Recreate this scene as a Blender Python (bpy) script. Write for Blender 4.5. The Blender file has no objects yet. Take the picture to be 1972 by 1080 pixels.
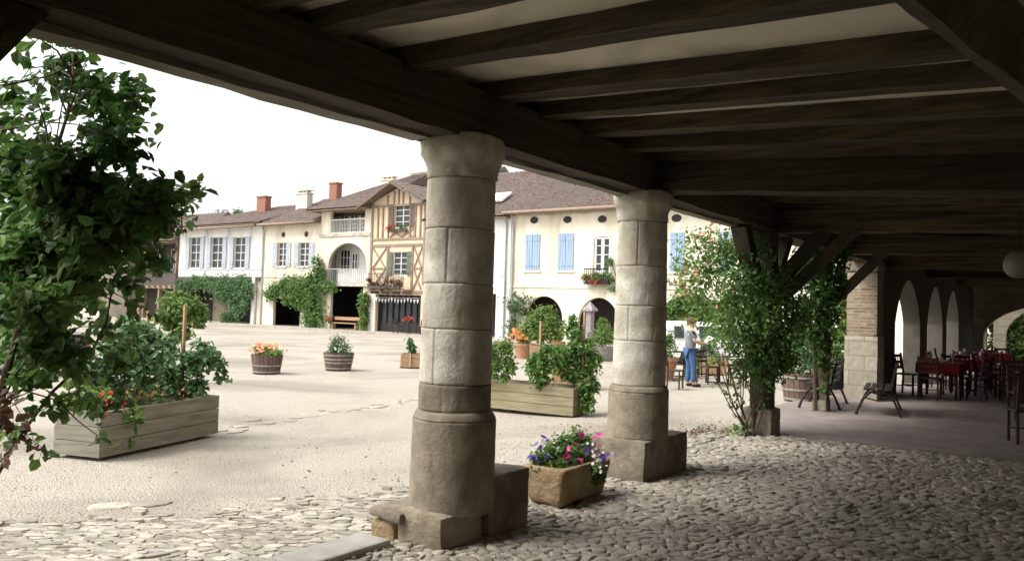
import bpy, math, random
import numpy as np
from mathutils import Vector, Matrix, noise
R=math.radians
rng=np.random.default_rng(7); random.seed(7)
S=bpy.context.scene; COL=S.collection

# ---------------------------------------------------------------- camera
FPX=1553.; CX=986.; CY=540.; EYE=1.65
YAW,PIT,ROLL=R(35.8),R(1.95),R(1.73)
fw=Vector((-math.sin(YAW)*math.cos(PIT),math.cos(YAW)*math.cos(PIT),math.sin(PIT)))
r0=Vector((math.cos(YAW),math.sin(YAW),0)); u0=r0.cross(fw)
rt=r0*math.cos(ROLL)+u0*math.sin(ROLL); up=u0*math.cos(ROLL)-r0*math.sin(ROLL)
CAM=Vector((0,0,EYE))
cd=bpy.data.cameras.new('camera'); cam=bpy.data.objects.new('camera',cd); COL.objects.link(cam)
cd.sensor_width=36; cd.lens=FPX/1972*36; cd.clip_end=2000; cd.clip_start=0.05
cam.matrix_world=Matrix((( rt.x,up.x,-fw.x,0),(rt.y,up.y,-fw.y,0),(rt.z,up.z,-fw.z,EYE),(0,0,0,1)))
S.camera=cam
# photo measurements turned into real positions
def ray(x,y): return fw+rt*((x-CX)/FPX)-up*((y-CY)/FPX)
def onz(x,y,z=0.): d=ray(x,y); return CAM+d*((z-EYE)/d.z)
def ony(x,y,Y): d=ray(x,y); return CAM+d*(Y/d.y)
def onx(x,y,X): d=ray(x,y); return CAM+d*(X/d.x)
def atd(x,y,dep): return CAM+ray(x,y)*dep

# ---------------------------------------------------------------- world, sun, exposure
SUN_EL,SUN_AZ=R(52),R(215)      # azimuth measured clockwise from +Y
W=bpy.data.worlds.new('World'); S.world=W; W.use_nodes=True
nt=W.node_tree; nt.nodes.clear()
o=nt.nodes.new('ShaderNodeOutputWorld'); b=nt.nodes.new('ShaderNodeBackground')
sk=nt.nodes.new('ShaderNodeTexSky'); sk.sky_type='NISHITA'; sk.sun_disc=False
sk.sun_elevation=SUN_EL; sk.sun_rotation=SUN_AZ; sk.dust_density=4; sk.air_density=1.2; sk.ozone_density=1
hs=nt.nodes.new('ShaderNodeHueSaturation'); hs.inputs['Saturation'].default_value=.12
nt.links.new(sk.outputs[0],hs.inputs['Color']); nt.links.new(hs.outputs[0],b.inputs[0]); nt.links.new(b.outputs[0],o.inputs[0])
b.inputs[1].default_value=.15
sl=bpy.data.lights.new('sun','SUN'); sl.energy=1.0; sl.angle=R(25); sl.color=(1,.95,.87)
so=bpy.data.objects.new('sun',sl); COL.objects.link(so)
sd=Vector((math.sin(SUN_AZ)*math.cos(SUN_EL),math.cos(SUN_AZ)*math.cos(SUN_EL),math.sin(SUN_EL)))
so.rotation_euler=sd.to_track_quat('Z','Y').to_euler(); so.location=(-20,-20,40)
S.view_settings.view_transform='Standard'; S.view_settings.look='None'
S.view_settings.exposure=1.25; S.view_settings.gamma=1
S.cycles.use_denoising=True; S.cycles.max_bounces=8; S.cycles.diffuse_bounces=5; S.cycles.transparent_max_bounces=6

# ---------------------------------------------------------------- materials
def mat(name,c1,c2,scale=4,rough=.85,bump=.25,bscale=30,stretch=(1,1,1),island=0,transl=0,spec=.3,metal=0,stain=None,sscale=.7,hue=0,bdist=.02,vor=0):
    m=bpy.data.materials.new(name); m.use_nodes=True; t=m.node_tree; N=t.nodes; L=t.links
    p=N['Principled BSDF']; p.inputs['Roughness'].default_value=rough; p.inputs['Metallic'].default_value=metal
    p.inputs['Specular IOR Level'].default_value=spec
    tc=N.new('ShaderNodeTexCoord'); mp=N.new('ShaderNodeMapping'); mp.inputs['Scale'].default_value=stretch
    geo=N.new('ShaderNodeNewGeometry')
    L.new(geo.outputs['Position'] if False else tc.outputs['Object'],mp.inputs[0])
    n=N.new('ShaderNodeTexNoise'); n.inputs['Scale'].default_value=scale; n.inputs['Detail'].default_value=8; n.inputs['Roughness'].default_value=.62
    L.new(mp.outputs[0],n.inputs['Vector'])
    cr=N.new('ShaderNodeValToRGB'); cr.color_ramp.elements[0].position=.32; cr.color_ramp.elements[1].position=.68
    cr.color_ramp.elements[0].color=(*c1,1); cr.color_ramp.elements[1].color=(*c2,1)
    L.new(n.outputs['Fac'],cr.inputs[0]); col=cr.outputs[0]
    if stain:
        n2=N.new('ShaderNodeTexNoise'); n2.inputs['Scale'].default_value=sscale; n2.inputs['Detail'].default_value=6; n2.inputs['Distortion'].default_value=.6
        L.new(mp.outputs[0],n2.inputs['Vector'])
        r2=N.new('ShaderNodeValToRGB'); r2.color_ramp.elements[0].position=.47; r2.color_ramp.elements[1].position=.7
        L.new(n2.outputs['Fac'],r2.inputs[0])
        mx=N.new('ShaderNodeMix'); mx.data_type='RGBA'; L.new(r2.outputs[0],mx.inputs[0]); L.new(col,mx.inputs[6]); mx.inputs[7].default_value=(*stain,1)
        col=mx.outputs[2]
    if island:
        h=N.new('ShaderNodeHueSaturation')
        a=N.new('ShaderNodeMapRange'); a.inputs[3].default_value=1-island; a.inputs[4].default_value=1+island
        L.new(geo.outputs['Random Per Island'],a.inputs[0]); L.new(a.outputs[0],h.inputs['Value'])
        if hue:
            w=N.new('ShaderNodeTexWhiteNoise'); w.noise_dimensions='1D'; L.new(geo.outputs['Random Per Island'],w.inputs['W'])
            a2=N.new('ShaderNodeMapRange'); a2.inputs[3].default_value=.5-hue; a2.inputs[4].default_value=.5+hue
            L.new(w.outputs[0],a2.inputs[0]); L.new(a2.outputs[0],h.inputs['Hue'])
        L.new(col,h.inputs['Color']); col=h.outputs[0]
    L.new(col,p.inputs['Base Color'])
    if bump:
        n3=N.new('ShaderNodeTexNoise'); n3.inputs['Scale'].default_value=bscale; n3.inputs['Detail'].default_value=6; n3.inputs['Roughness'].default_value=.65
        L.new(mp.outputs[0],n3.inputs['Vector'])
        bp=N.new('ShaderNodeBump'); bp.inputs['Strength'].default_value=bump; bp.inputs['Distance'].default_value=bdist
        hsrc=n3.outputs['Fac']
        if vor:
            v=N.new('ShaderNodeTexVoronoi'); v.inputs['Scale'].default_value=vor; L.new(mp.outputs[0],v.inputs['Vector'])
            ad=N.new('ShaderNodeMath'); ad.operation='ADD'; L.new(n3.outputs['Fac'],ad.inputs[0]); L.new(v.outputs['Distance'],ad.inputs[1]); hsrc=ad.outputs[0]
        L.new(hsrc,bp.inputs['Height']); L.new(bp.outputs[0],p.inputs['Normal'])
    if transl:
        tr=N.new('ShaderNodeBsdfTranslucent'); L.new(col,tr.inputs[0]); ms=N.new('ShaderNodeMixShader'); ms.inputs[0].default_value=transl
        L.new(p.outputs[0],ms.inputs[1]); L.new(tr.outputs[0],ms.inputs[2]); L.new(ms.outputs[0],N['Material Output'].inputs[0])
    return m
M={}
M['gravel']=mat('gravel',(.30,.265,.21),(.61,.56,.475),scale=48,bump=1,bscale=60,stain=(.29,.255,.205),sscale=.3,vor=48,bdist=.022)
M['mortar']=mat('mortar',(.15,.128,.10),(.25,.22,.175),scale=20,bump=.8,bscale=40)
M['pebble']=mat('pebble',(.27,.24,.195),(.38,.34,.28),scale=1.5,bump=.6,bscale=60,island=.24,hue=.015,rough=.6,spec=.4,stain=(.2,.18,.15),sscale=.8)
M['apbed']=mat('apron_bed',(.11,.09,.065),(.36,.315,.245),scale=14,bump=.9,bscale=50,vor=34)
M['flag']=mat('flagstone',(.25,.225,.18),(.42,.385,.32),scale=5,bump=.7,bscale=22,island=.32,hue=.02,rough=.8)
M['kerb']=mat('kerb_stone',(.27,.255,.22),(.38,.36,.315),scale=6,bump=.4,bscale=18,rough=.7)
M['terrace']=mat('terrace_concrete',(.20,.163,.150),(.28,.232,.215),scale=3.5,bump=.35,bscale=30,stain=(.17,.14,.125),sscale=.6)
M['stone']=mat('pale_limestone',(.36,.33,.265),(.58,.55,.465),scale=8,bump=.8,bscale=34,stain=(.27,.235,.17),sscale=2.2,bdist=.014)
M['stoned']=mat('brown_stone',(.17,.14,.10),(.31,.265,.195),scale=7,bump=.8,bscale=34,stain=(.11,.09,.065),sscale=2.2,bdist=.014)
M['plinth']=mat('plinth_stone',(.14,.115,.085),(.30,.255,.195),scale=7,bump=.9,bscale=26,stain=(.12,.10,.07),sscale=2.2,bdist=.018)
def wood(nm,st,a=(.04,.032,.02),c=(.095,.074,.045)): return mat(nm,a,c,scale=20,bump=1,bscale=26,stretch=st,rough=.8,bdist=.035,stain=(a[0]*.8,a[1]*.8,a[2]*.8),sscale=2)
M['wx']=wood('oak_beam_across',(.05,1,1),(.022,.019,.009),(.12,.093,.048)); M['wz2']=wood('oak_girder_across',(.05,1,1),(.018,.016,.010),(.06,.05,.03)); M['wy']=wood('oak_beam_along',(1,.05,1),(.035,.028,.018),(.085,.068,.042)); M['wz']=wood('oak_upright',(1,1,.12))
M['ceil']=mat('ceiling_plaster',(.68,.62,.50),(.78,.72,.59),scale=1.5,bump=.1,bscale=10,stain=(.34,.28,.21),sscale=.9)
M['shadeplaster']=mat('shade_plaster',(.06,.055,.045),(.1,.09,.075),scale=2,bump=.3,bscale=10)  # dark tone paints the shade of unlit arcade walls
M['cream']=mat('cream_render',(.64,.59,.47),(.72,.67,.56),scale=3,bump=.25,bscale=18,stretch=(1,1,.4),stain=(.50,.44,.33),sscale=.9)
M['cream2']=mat('pale_render',(.60,.54,.43),(.71,.65,.54),scale=3,bump=.25,bscale=16,stretch=(1,1,.4),stain=(.46,.40,.31),sscale=.9)
M['white']=mat('white_render',(.64,.62,.58),(.74,.72,.68),scale=3,bump=.2,bscale=14,stretch=(1,1,.4),stain=(.54,.51,.46),sscale=.9)
M['whiteboard']=mat('white_boards',(.62,.62,.60),(.76,.76,.75),scale=6,bump=.2,bscale=12,stretch=(3,3,.2))
M['ochre']=mat('ochre_infill',(.60,.47,.32),(.68,.55,.40),scale=2,bump=.2,bscale=14)
M['timber']=mat('grey_brown_timber',(.20,.145,.105),(.33,.25,.19),scale=6,bump=.3,bscale=20)
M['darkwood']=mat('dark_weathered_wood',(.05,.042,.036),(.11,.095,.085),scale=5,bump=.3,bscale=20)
M['tile']=mat('clay_roof_tile',(.075,.055,.046),(.24,.178,.152),scale=4.5,bump=.5,bscale=20,stain=(.15,.13,.115),sscale=.8,island=.05)
M['brick']=mat('brick_red',(.22,.09,.065),(.36,.17,.125),scale=12,bump=.5,bscale=20)
M['blue']=mat('sky_blue_paint',(.23,.32,.44),(.31,.41,.53),scale=6,bump=.15,bscale=20,rough=.6,stretch=(1,1,.2))
M['lilac']=mat('grey_lilac_paint',(.33,.355,.405),(.42,.445,.49),scale=6,bump=.15,bscale=20,rough=.6)
M['brownshut']=mat('brown_paint',(.10,.075,.06),(.15,.12,.095),scale=6,rough=.6)
M['greenshut']=mat('grey_green_paint',(.09,.11,.08),(.15,.17,.13),scale=6,rough=.6)
M['frame']=mat('white_paint',(.68,.68,.66),(.78,.78,.76),scale=5,bump=.05,rough=.5)
M['glass']=mat('window_glass',(.02,.024,.03),(.045,.05,.055),scale=1.2,bump=.05,bscale=3,rough=.2,spec=.35)
M['zinc']=mat('zinc',(.28,.29,.30),(.40,.41,.42),scale=8,bump=.05,rough=.45,metal=.3)
M['iron']=mat('black_iron',(.015,.014,.012),(.035,.03,.027),scale=20,bump=.2,rough=.5)
M['plank']=mat('weathered_planks',(.14,.13,.10),(.27,.25,.20),scale=5,bump=.4,bscale=18,stretch=(.35,.35,3),stain=(.19,.16,.11),sscale=1.2)
M['plankb']=mat('olive_planks',(.17,.145,.085),(.30,.26,.165),scale=5,bump=.4,bscale=18,stretch=(.35,.35,3),stain=(.16,.125,.07),sscale=1.2)
M['plankw']=mat('warm_planks',(.27,.17,.10),(.42,.28,.17),scale=5,bump=.3,bscale=18,stretch=(.4,.4,3))
M['barrel']=mat('barrel_oak',(.075,.05,.04),(.19,.13,.105),scale=6,bump=.5,bscale=18,stretch=(2,2,.3))
M['hoop']=mat('barrel_hoop',(.22,.20,.18),(.36,.33,.30),scale=12,bump=.3,rough=.6,metal=.3)
M['soil']=mat('soil',(.03,.022,.015),(.07,.05,.035),scale=20,bump=.8)
M['trough']=mat('ochre_sandstone',(.22,.16,.085),(.42,.33,.20),scale=4,bump=1,bscale=11,stain=(.28,.18,.09),sscale=2.2,bdist=.05)
M['trough2']=mat('worn_plinth_stone',(.22,.18,.125),(.38,.33,.25),scale=5,bump=.8,bscale=20,stain=(.17,.135,.09),sscale=2.5,bdist=.025)
M['terra']=mat('terracotta',(.34,.17,.10),(.44,.25,.16),scale=8,bump=.3)
def leafm(n,a,c,isl=.4,tr=.4): return mat(n,a,c,scale=3,bump=0,island=isl,hue=.025,transl=tr,rough=.5,spec=.35)
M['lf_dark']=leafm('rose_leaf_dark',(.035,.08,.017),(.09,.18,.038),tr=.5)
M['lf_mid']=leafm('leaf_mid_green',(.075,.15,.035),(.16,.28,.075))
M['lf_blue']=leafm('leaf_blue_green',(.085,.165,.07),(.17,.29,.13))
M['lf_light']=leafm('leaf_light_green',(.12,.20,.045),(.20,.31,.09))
M['lf_red']=leafm('leaf_reddish',(.10,.045,.03),(.16,.10,.05))
M['lf_far']=leafm('leaf_far_green',(.09,.15,.07),(.15,.23,.11),.3)
M['stem']=mat('brown_stem',(.045,.03,.02),(.10,.075,.045),scale=12,bump=.5)
M['stake']=mat('wooden_stake',(.28,.18,.10),(.40,.27,.16),scale=10,stretch=(1,1,.2))
M['bark']=mat('bark',(.07,.055,.04),(.14,.11,.085),scale=8,bump=.8)
for k,c in dict(pink=(.62,.08,.28),purple=(.24,.13,.55),orange=(.75,.25,.10),redf=(.5,.03,.04),whitef=(.78,.74,.74),peach=(.8,.45,.3),rose=(.6,.28,.2)).items():
    M[k]=mat('petal_'+k,c,tuple(min(1,v*1.3) for v in c),scale=6,bump=0,island=.2,transl=.3,rough=.6)
M['redcloth']=mat('red_cloth',(.13,.007,.012),(.19,.012,.018),scale=6,bump=.2,rough=.9)
M['redchair']=mat('dark_red_paint',(.03,.006,.006),(.055,.009,.009),scale=6,rough=.5)
M['darkchair']=mat('dark_brown_varnish',(.03,.018,.012),(.06,.035,.024),scale=6,rough=.45)
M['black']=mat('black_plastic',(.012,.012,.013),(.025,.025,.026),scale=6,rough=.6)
M['vanp']=mat('white_car_paint',(.72,.72,.72),(.8,.8,.8),scale=1,bump=0,rough=.3,spec=.5)
M['carp']=mat('dark_green_car_paint',(.012,.02,.018),(.018,.028,.025),scale=1,bump=0,rough=.25,spec=.6)
M['rubber']=mat('rubber',(.02,.02,.02),(.03,.03,.03),scale=8,rough=.8)
M['skin']=mat('skin',(.50,.27,.18),(.56,.32,.22),scale=6,bump=0,rough=.6)
M['hair']=mat('brown_hair',(.06,.035,.02),(.12,.07,.04),scale=30,bump=.5)
M['shirt']=mat('pale_grey_shirt',(.13,.155,.17),(.19,.215,.23),scale=10,bump=.2)
M['jeans']=mat('blue_jeans',(.035,.085,.19),(.06,.125,.25),scale=14,bump=.2)
M['paper']=mat('white_paper',(.75,.75,.73),(.8,.8,.78),scale=4,bump=0)
M['lamp']=mat('opal_lampshade',(.16,.145,.12),(.20,.18,.15),scale=3,bump=0,rough=.4)
M['canvas']=mat('mauve_stone',(.22,.20,.20),(.32,.29,.29),scale=6,bump=.4)
M['tail']=mat('red_lens',(.4,.01,.02),(.45,.02,.03),scale=3,bump=0,rough=.2)

# brick and block patterns for the pillar
def brickmat(name,c1,c2,mort,bw,bh,st=(1,1,1)):
    m=bpy.data.materials.new(name); m.use_nodes=True; t=m.node_tree;N=t.nodes;L=t.links;p=N['Principled BSDF'];p.inputs['Roughness'].default_value=.9
    tc=N.new('ShaderNodeTexCoord'); sx=N.new('ShaderNodeSeparateXYZ'); cx=N.new('ShaderNodeCombineXYZ'); L.new(tc.outputs['Object'],sx.inputs[0])
    ad=N.new('ShaderNodeMath'); L.new(sx.outputs[0],ad.inputs[0]); L.new(sx.outputs[1],ad.inputs[1]); L.new(ad.outputs[0],cx.inputs[0]); L.new(sx.outputs[2],cx.inputs[1])
    br=N.new('ShaderNodeTexBrick'); L.new(cx.outputs[0],br.inputs[0]); br.inputs['Scale'].default_value=1; br.inputs['Brick Width'].default_value=bw; br.inputs['Row Height'].default_value=bh
    br.inputs['Mortar Size'].default_value=.012; br.inputs['Color1'].default_value=(*c1,1); br.inputs['Color2'].default_value=(*c2,1); br.inputs['Mortar'].default_value=(*mort,1); br.inputs['Mortar Smooth'].default_value=.3
    n=N.new('ShaderNodeTexNoise'); n.inputs['Scale'].default_value=9; n.inputs['Detail'].default_value=6; L.new(tc.outputs['Object'],n.inputs[0])
    mr=N.new('ShaderNodeMapRange'); mr.inputs[3].default_value=.6; mr.inputs[4].default_value=1.4; L.new(n.outputs[0],mr.inputs[0])
    h=N.new('ShaderNodeHueSaturation'); L.new(br.outputs[0],h.inputs['Color']); L.new(mr.outputs[0],h.inputs['Value']); L.new(h.outputs[0],p.inputs['Base Color'])
    bp=N.new('ShaderNodeBump'); bp.inputs['Strength'].default_value=.6; bp.inputs['Distance'].default_value=.02; L.new(n.outputs[0],bp.inputs['Height']); L.new(bp.outputs[0],p.inputs['Normal'])
    return m
M['brickwall']=brickmat('old_brickwork',(.17,.11,.07),(.31,.24,.17),(.30,.26,.19),.26,.065)
M['blocks']=brickmat('stone_blocks',(.30,.265,.20),(.40,.36,.285),(.24,.20,.15),.6,.3)
M['blocksw']=brickmat('white_stone_blocks',(.60,.58,.50),(.68,.66,.58),(.42,.39,.33),.7,.32)

# ---------------------------------------------------------------- mesh builder
def tag(o,label=None,cat=None,group=None,kind=None):
    if label: o['label']=label
    if cat: o['category']=cat
    if group: o['group']=group
    if kind: o['kind']=kind
    return o
def wloc(o):
    v=Vector((0,0,0))
    while o is not None: v+=o.location; o=o.parent
    return v
class MB:
    def __init__(s): s.v=[]; s.f=[]
    def add(s,vs,fs):
        o=len(s.v); s.v.extend([tuple(p) for p in vs]); s.f.extend([tuple(i+o for i in f) for f in fs]); return s
    def box(s,x0,x1,y0,y1,z0,z1):
        return s.add([(x,y,z) for z in (z0,z1) for y in (y0,y1) for x in (x0,x1)],[(0,2,3,1),(4,5,7,6),(0,1,5,4),(1,3,7,5),(3,2,6,7),(2,0,4,6)])
    def quad(s,a,b,c,d): return s.add([a,b,c,d],[(0,1,2,3)])
    def beam(s,p,q,w,h,upv=(0,0,1),n=1,jit=0):
        p=Vector(p);q=Vector(q);d=(q-p).normalized();sd=d.cross(Vector(upv)).normalized();u=sd.cross(d)
        vs=[]
        for i in range(n+1):
            c=p+(q-p)*(i/n)
            for a,bb in ((-1,-1),(1,-1),(1,1),(-1,1)):
                j=Vector((0,0,0))
                if jit: j=Vector([random.uniform(-jit,jit) for _ in range(3)])
                vs.append(c+sd*(a*w/2)+u*(bb*h/2)+j)
        fs=[(3,2,1,0),tuple(4*n+k for k in (0,1,2,3))]
        for i in range(n):
            for k in range(4):
                a=4*i+k;b_=4*i+(k+1)%4; fs.append((a,b_,b_+4,a+4))
        return s.add(vs,fs)
    def tube(s,pts,rad,n=6,cap=True):
        pts=[Vector(p) for p in pts]; m=len(pts)
        if not hasattr(rad,'__len__'): rad=[rad]*m
        vs=[];pu=None
        for i,p in enumerate(pts):
            d=(pts[min(i+1,m-1)]-pts[max(i-1,0)]).normalized()
            if pu is None: pu=Vector((0,0,1)) if abs(d.z)<.9 else Vector((1,0,0))
            a=d.cross(pu).normalized(); b_=a.cross(d); pu=b_
            for k in range(n):
                t=2*math.pi*k/n; vs.append(p+(a*math.cos(t)+b_*math.sin(t))*rad[i])
        fs=[(n*i+k,n*i+(k+1)%n,n*(i+1)+(k+1)%n,n*(i+1)+k) for i in range(m-1) for k in range(n)]
        if cap: fs+=[tuple(range(n-1,-1,-1)),tuple(n*(m-1)+k for k in range(n))]
        return s.add(vs,fs)
    def lathe(s,prof,c=(0,0,0),n=24,cap=True):
        vs=[(c[0]+r*math.cos(2*math.pi*k/n),c[1]+r*math.sin(2*math.pi*k/n),c[2]+z) for r,z in prof for k in range(n)]
        m=len(prof); fs=[(n*i+k,n*i+(k+1)%n,n*(i+1)+(k+1)%n,n*(i+1)+k) for i in range(m-1) for k in range(n)]
        if cap: fs+=[tuple(range(n-1,-1,-1)),tuple(n*(m-1)+k for k in range(n))]
        return s.add(vs,fs)
    def prism(s,poly,fn,a,b):      # poly of (u,v), fn(u,v,w)->xyz
        n=len(poly); vs=[fn(u,v,a) for u,v in poly]+[fn(u,v,b) for u,v in poly]
        fs=[tuple(range(n-1,-1,-1)),tuple(range(n,2*n))]+[(k,(k+1)%n,n+(k+1)%n,n+k) for k in range(n)]
        return s.add(vs,fs)
    def leaves(s,P,N_,D,Ln,Wd):
        P=np.asarray(P,float);N_=np.asarray(N_,float);D=np.asarray(D,float)
        N_/=np.linalg.norm(N_,axis=1)[:,None]+1e-9
        D=D-(D*N_).sum(1)[:,None]*N_; D/=np.linalg.norm(D,axis=1)[:,None]+1e-9
        X=np.cross(D,N_); L=Ln[:,None];Wd=Wd[:,None]
        b_=P; t=P+D*L-N_*L*.15; r1=P+D*L*.3+X*Wd*.5+N_*Wd*.12; r2=P+D*L*.7+X*Wd*.38+N_*Wd*.06; l1=P+D*L*.3-X*Wd*.5+N_*Wd*.12; l2=P+D*L*.7-X*Wd*.38+N_*Wd*.06
        V=np.stack([b_,r1,r2,t,l2,l1],1).reshape(-1,3); o=len(s.v)
        s.v.extend(map(tuple,V.tolist()))
        for i in range(len(P)):
            k=o+6*i; s.f.append((k,k+1,k+2,k+3)); s.f.append((k,k+3,k+4,k+5))
        return s
    def rough(s,amt,sc=2.,seed=0):
        out=[]
        for v in s.v:
            q=Vector(v)*sc+Vector((seed,seed*.7,0)); n=noise.noise_vector(q)*.7+noise.noise_vector(q*3.1)*.3
            out.append((v[0]+n.x*amt,v[1]+n.y*amt,v[2]+n.z*amt))
        s.v=out; return s
    def build(s,name,m,parent=None,smooth=False,bevel=0,base=None):
        if parent is not None: L=wloc(parent)
        elif base is not None: L=Vector(base)
        else:
            a=np.array(s.v); L=Vector(((a[:,0].min()+a[:,0].max())/2,(a[:,1].min()+a[:,1].max())/2,a[:,2].min()))
        me=bpy.data.meshes.new(name); a=np.array(s.v)-np.array(L)[None]
        me.from_pydata(a.tolist(),[],s.f); me.update()
        if isinstance(m,str): m=M[m]
        me.materials.append(m)
        if smooth: me.polygons.foreach_set('use_smooth',[True]*len(me.polygons))
        ob=bpy.data.objects.new(name,me); COL.objects.link(ob)
        if parent is not None: ob.parent=parent
        else: ob.location=L
        if bevel:
            md=ob.modifiers.new('bevel','BEVEL'); md.width=bevel; md.segments=2; md.limit_method='ANGLE'; md.angle_limit=R(40)
        return ob
def T(name,label,cat,loc=(0,0,0),group=None):
    e=bpy.data.objects.new(name,None); e.empty_display_size=.2; COL.objects.link(e); e.location=loc
    return tag(e,label,cat,group)
def dup(root,loc,rz=0,label=None,group=None):
    r=root.copy(); COL.objects.link(r); r.location=loc; r.rotation_euler=(0,0,rz)
    if label: r['label']=label
    if group: r['group']=group
    for ch in list(root.children):
        c=ch.copy(); COL.objects.link(c); c.parent=r
        for g in list(ch.children):
            d=g.copy(); COL.objects.link(d); d.parent=c
    return r
def struct(mb,name,m,smooth=False): return tag(mb.build(name,m,smooth=smooth,base=(0,0,0)),kind='structure')

def gz(x,y):
    t=min(max((-4.05-x)/4.,0),1); return -.02-.2*t*t*(3-2*t) if x<-4.05 else -.02

# foliage: blobs are (centre Vector, radius or (rx,ry,rz))
def blob_points(c,r,n,ncl=None,spread=.32):
    if not hasattr(r,'__len__'): r=(r,r,r)
    r=np.array(r); ncl=ncl or max(5,n//26)
    d=rng.normal(size=(ncl,3)); d/=np.linalg.norm(d,axis=1)[:,None]; rad=rng.uniform(.35,1.0,ncl)[:,None]**.6
    cc=d*rad*.85
    k=rng.integers(0,ncl,n); p=cc[k]+rng.normal(size=(n,3))*spread*(.45+.5*rng.random((ncl,1))[k])
    return np.array(c)[None]+p*r[None], p
FD=7.0
def foliage(mb,blobs,dens,L,Wd=None,upb=.5,spread=.32):
    for bl in blobs:
        c,r=bl[0],bl[1]; rr=r if hasattr(r,'__len__') else (r,r,r)
        k=bl[2] if len(bl)>2 else 1
        n=int(dens*FD*k*(rr[0]*rr[1]*rr[2])**(2/3)); n=max(n,8)
        P,q=blob_points(c,r,n,spread=spread)
        N_=q*.7+rng.normal(size=(n,3))*.6; N_[:,2]+=upb
        D=rng.normal(size=(n,3)); D[:,2]-=.35
        l=L*rng.uniform(.6,1.25,n); mb.leaves(P,N_,D,l,(Wd or L*.62)*rng.uniform(.7,1.1,n))
    return mb
def flowers(pts,rad,m,parent,name='flowers'):
    mb=MB()
    for p in pts:
        p=Vector(p); n=(p-wloc(parent)); n=Vector((random.gauss(0,.5),-.5+random.gauss(0,.5),.6+random.gauss(0,.3))).normalized()
        a=n.orthogonal().normalized(); b_=n.cross(a); r=rad*random.uniform(.75,1.2)
        vs=[p]+[p+(a*math.cos(t*math.pi/5)+b_*math.sin(t*math.pi/5))*r*(1 if t%2 else .78)+n*r*.35 for t in range(10)]
        mb.add(vs,[(0,1+k,1+(k+1)%10) for k in range(10)])
    return mb.build(name,m,parent)
def pxblob(x,y,rx,ry,dep,k=1,rd=None):
    rx*=1.06;ry*=1.06
    s=dep/FPX; return (atd(x,y,dep),(rx*s,(rd or (rx+ry)/2*s),ry*s),k)

# ================================================================= GROUND
xs=sorted(set([-400,-250,-150,-100,-80,-60,-45,-35,-28,-22]+[-18+.5*i for i in range(0,30)]+[-4.2,-4.06,-4.04,-3,0,3,10,30,80,200,400]))
ys=[-200,-60,-20,-8,-4,-2]+[.5*i for i in range(0,40)]+[22,26,30,34,38,45,60,100,200,400]
g=MB(); vs=[(x,y,gz(x,y)+(0.02*noise.noise(Vector((x*.5,y*.5,0))) if x<-4.3 else 0)) for y in ys for x in xs]
nx=len(xs); g.add(vs,[(j*nx+i,j*nx+i+1,(j+1)*nx+i+1,(j+1)*nx+i) for j in range(len(ys)-1) for i in range(nx-1)])
struct(g,'ground','gravel',smooth=True)
g=MB(); 
g.add([(-4.03,-8,-.006),(3,-8,-.006),(3,11.5,-.006),(-4.03,11.2,-.006)],[(0,1,2,3)])
struct(g,'arcade_paving_bed','mortar')
g=MB()
def stone(mb,cx,cy,z,a,b_,h,rot,n=7,sq=.82,tilt=.0):
    vs=[];c,s_=math.cos(rot),math.sin(rot); o=[random.uniform(.82,1.12) for _ in range(n)]
    tx,ty=random.gauss(0,tilt),random.gauss(0,tilt)
    for rr,zz in ((1,-.02),(.93,h*.55),(sq*.8,h)):
        for k in range(n):
            t=2*math.pi*k/n+.3; u=a*rr*o[k]*math.cos(t); v=b_*rr*o[k]*math.sin(t)
            vs.append((cx+u*c-v*s_,cy+u*s_+v*c,z+zz+(tx*u+ty*v)))
    vs.append((cx,cy,z+h*1.06))
    fs=[(n*i+k,n*i+(k+1)%n,n*(i+1)+(k+1)%n,n*(i+1)+k) for i in (0,1) for k in range(n)]+[(2*n+k,2*n+(k+1)%n,3*n) for k in range(n)]
    mb.add(vs,fs)
def cells(x0,x1,y0,y1,sx,sy,rot,jit,inside):
    """irregular close-fitting polygons (jittered Voronoi cells) covering a patch"""
    c,s_=math.cos(rot),math.sin(rot); cx,cy=(x0+x1)/2,(y0+y1)/2; Rr=math.hypot(x1-x0,y1-y0)/2
    nu,nv=int(Rr/sx)+2,int(Rr/sy)+2; pts={}
    def pt(i,j):
        k=(i,j)
        if k not in pts: pts[k]=(i+(.5 if j%2 else 0)+random.uniform(-jit,jit),j+random.uniform(-jit,jit))
        return pts[k]
    out=[]
    for j in range(-nv,nv+1):
        for i in range(-nu,nu+1):
            u,v=pt(i,j); X=cx+u*sx*c-v*sy*s_; Y=cy+u*sx*s_+v*sy*c
            if not (x0<X<x1 and y0<Y<y1) or not inside(X,Y): continue
            poly=[(u-1,v-1),(u+1,v-1),(u+1,v+1),(u-1,v+1)]
            for dj in (-1,0,1,-2,2):
                for di in ((-1,0,1) if abs(dj)<2 else (0,)):
                    if di==0 and dj==0: continue
                    a,b_=pt(i+di,j+dj); nx_,ny_=a-u,b_-v; m_=(a*a+b_*b_-u*u-v*v)/2; q=[]
                    for k in range(len(poly)):
                        p0=poly[k];p1=poly[(k+1)%len(poly)]; d0=p0[0]*nx_+p0[1]*ny_-m_; d1=p1[0]*nx_+p1[1]*ny_-m_
                        if d0<=0: q.append(p0)
                        if (d0<0)!=(d1<0) and d0!=d1: t=d0/(d0-d1); q.append((p0[0]+(p1[0]-p0[0])*t,p0[1]+(p1[1]-p0[1])*t))
                    poly=q
                    if len(poly)<3: break
                if len(poly)<3: break
            if len(poly)<3: continue
            out.append([(cx+a*sx*c-b_*sy*s_,cy+a*sx*s_+b_*sy*c) for a,b_ in poly])
    return out
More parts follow.
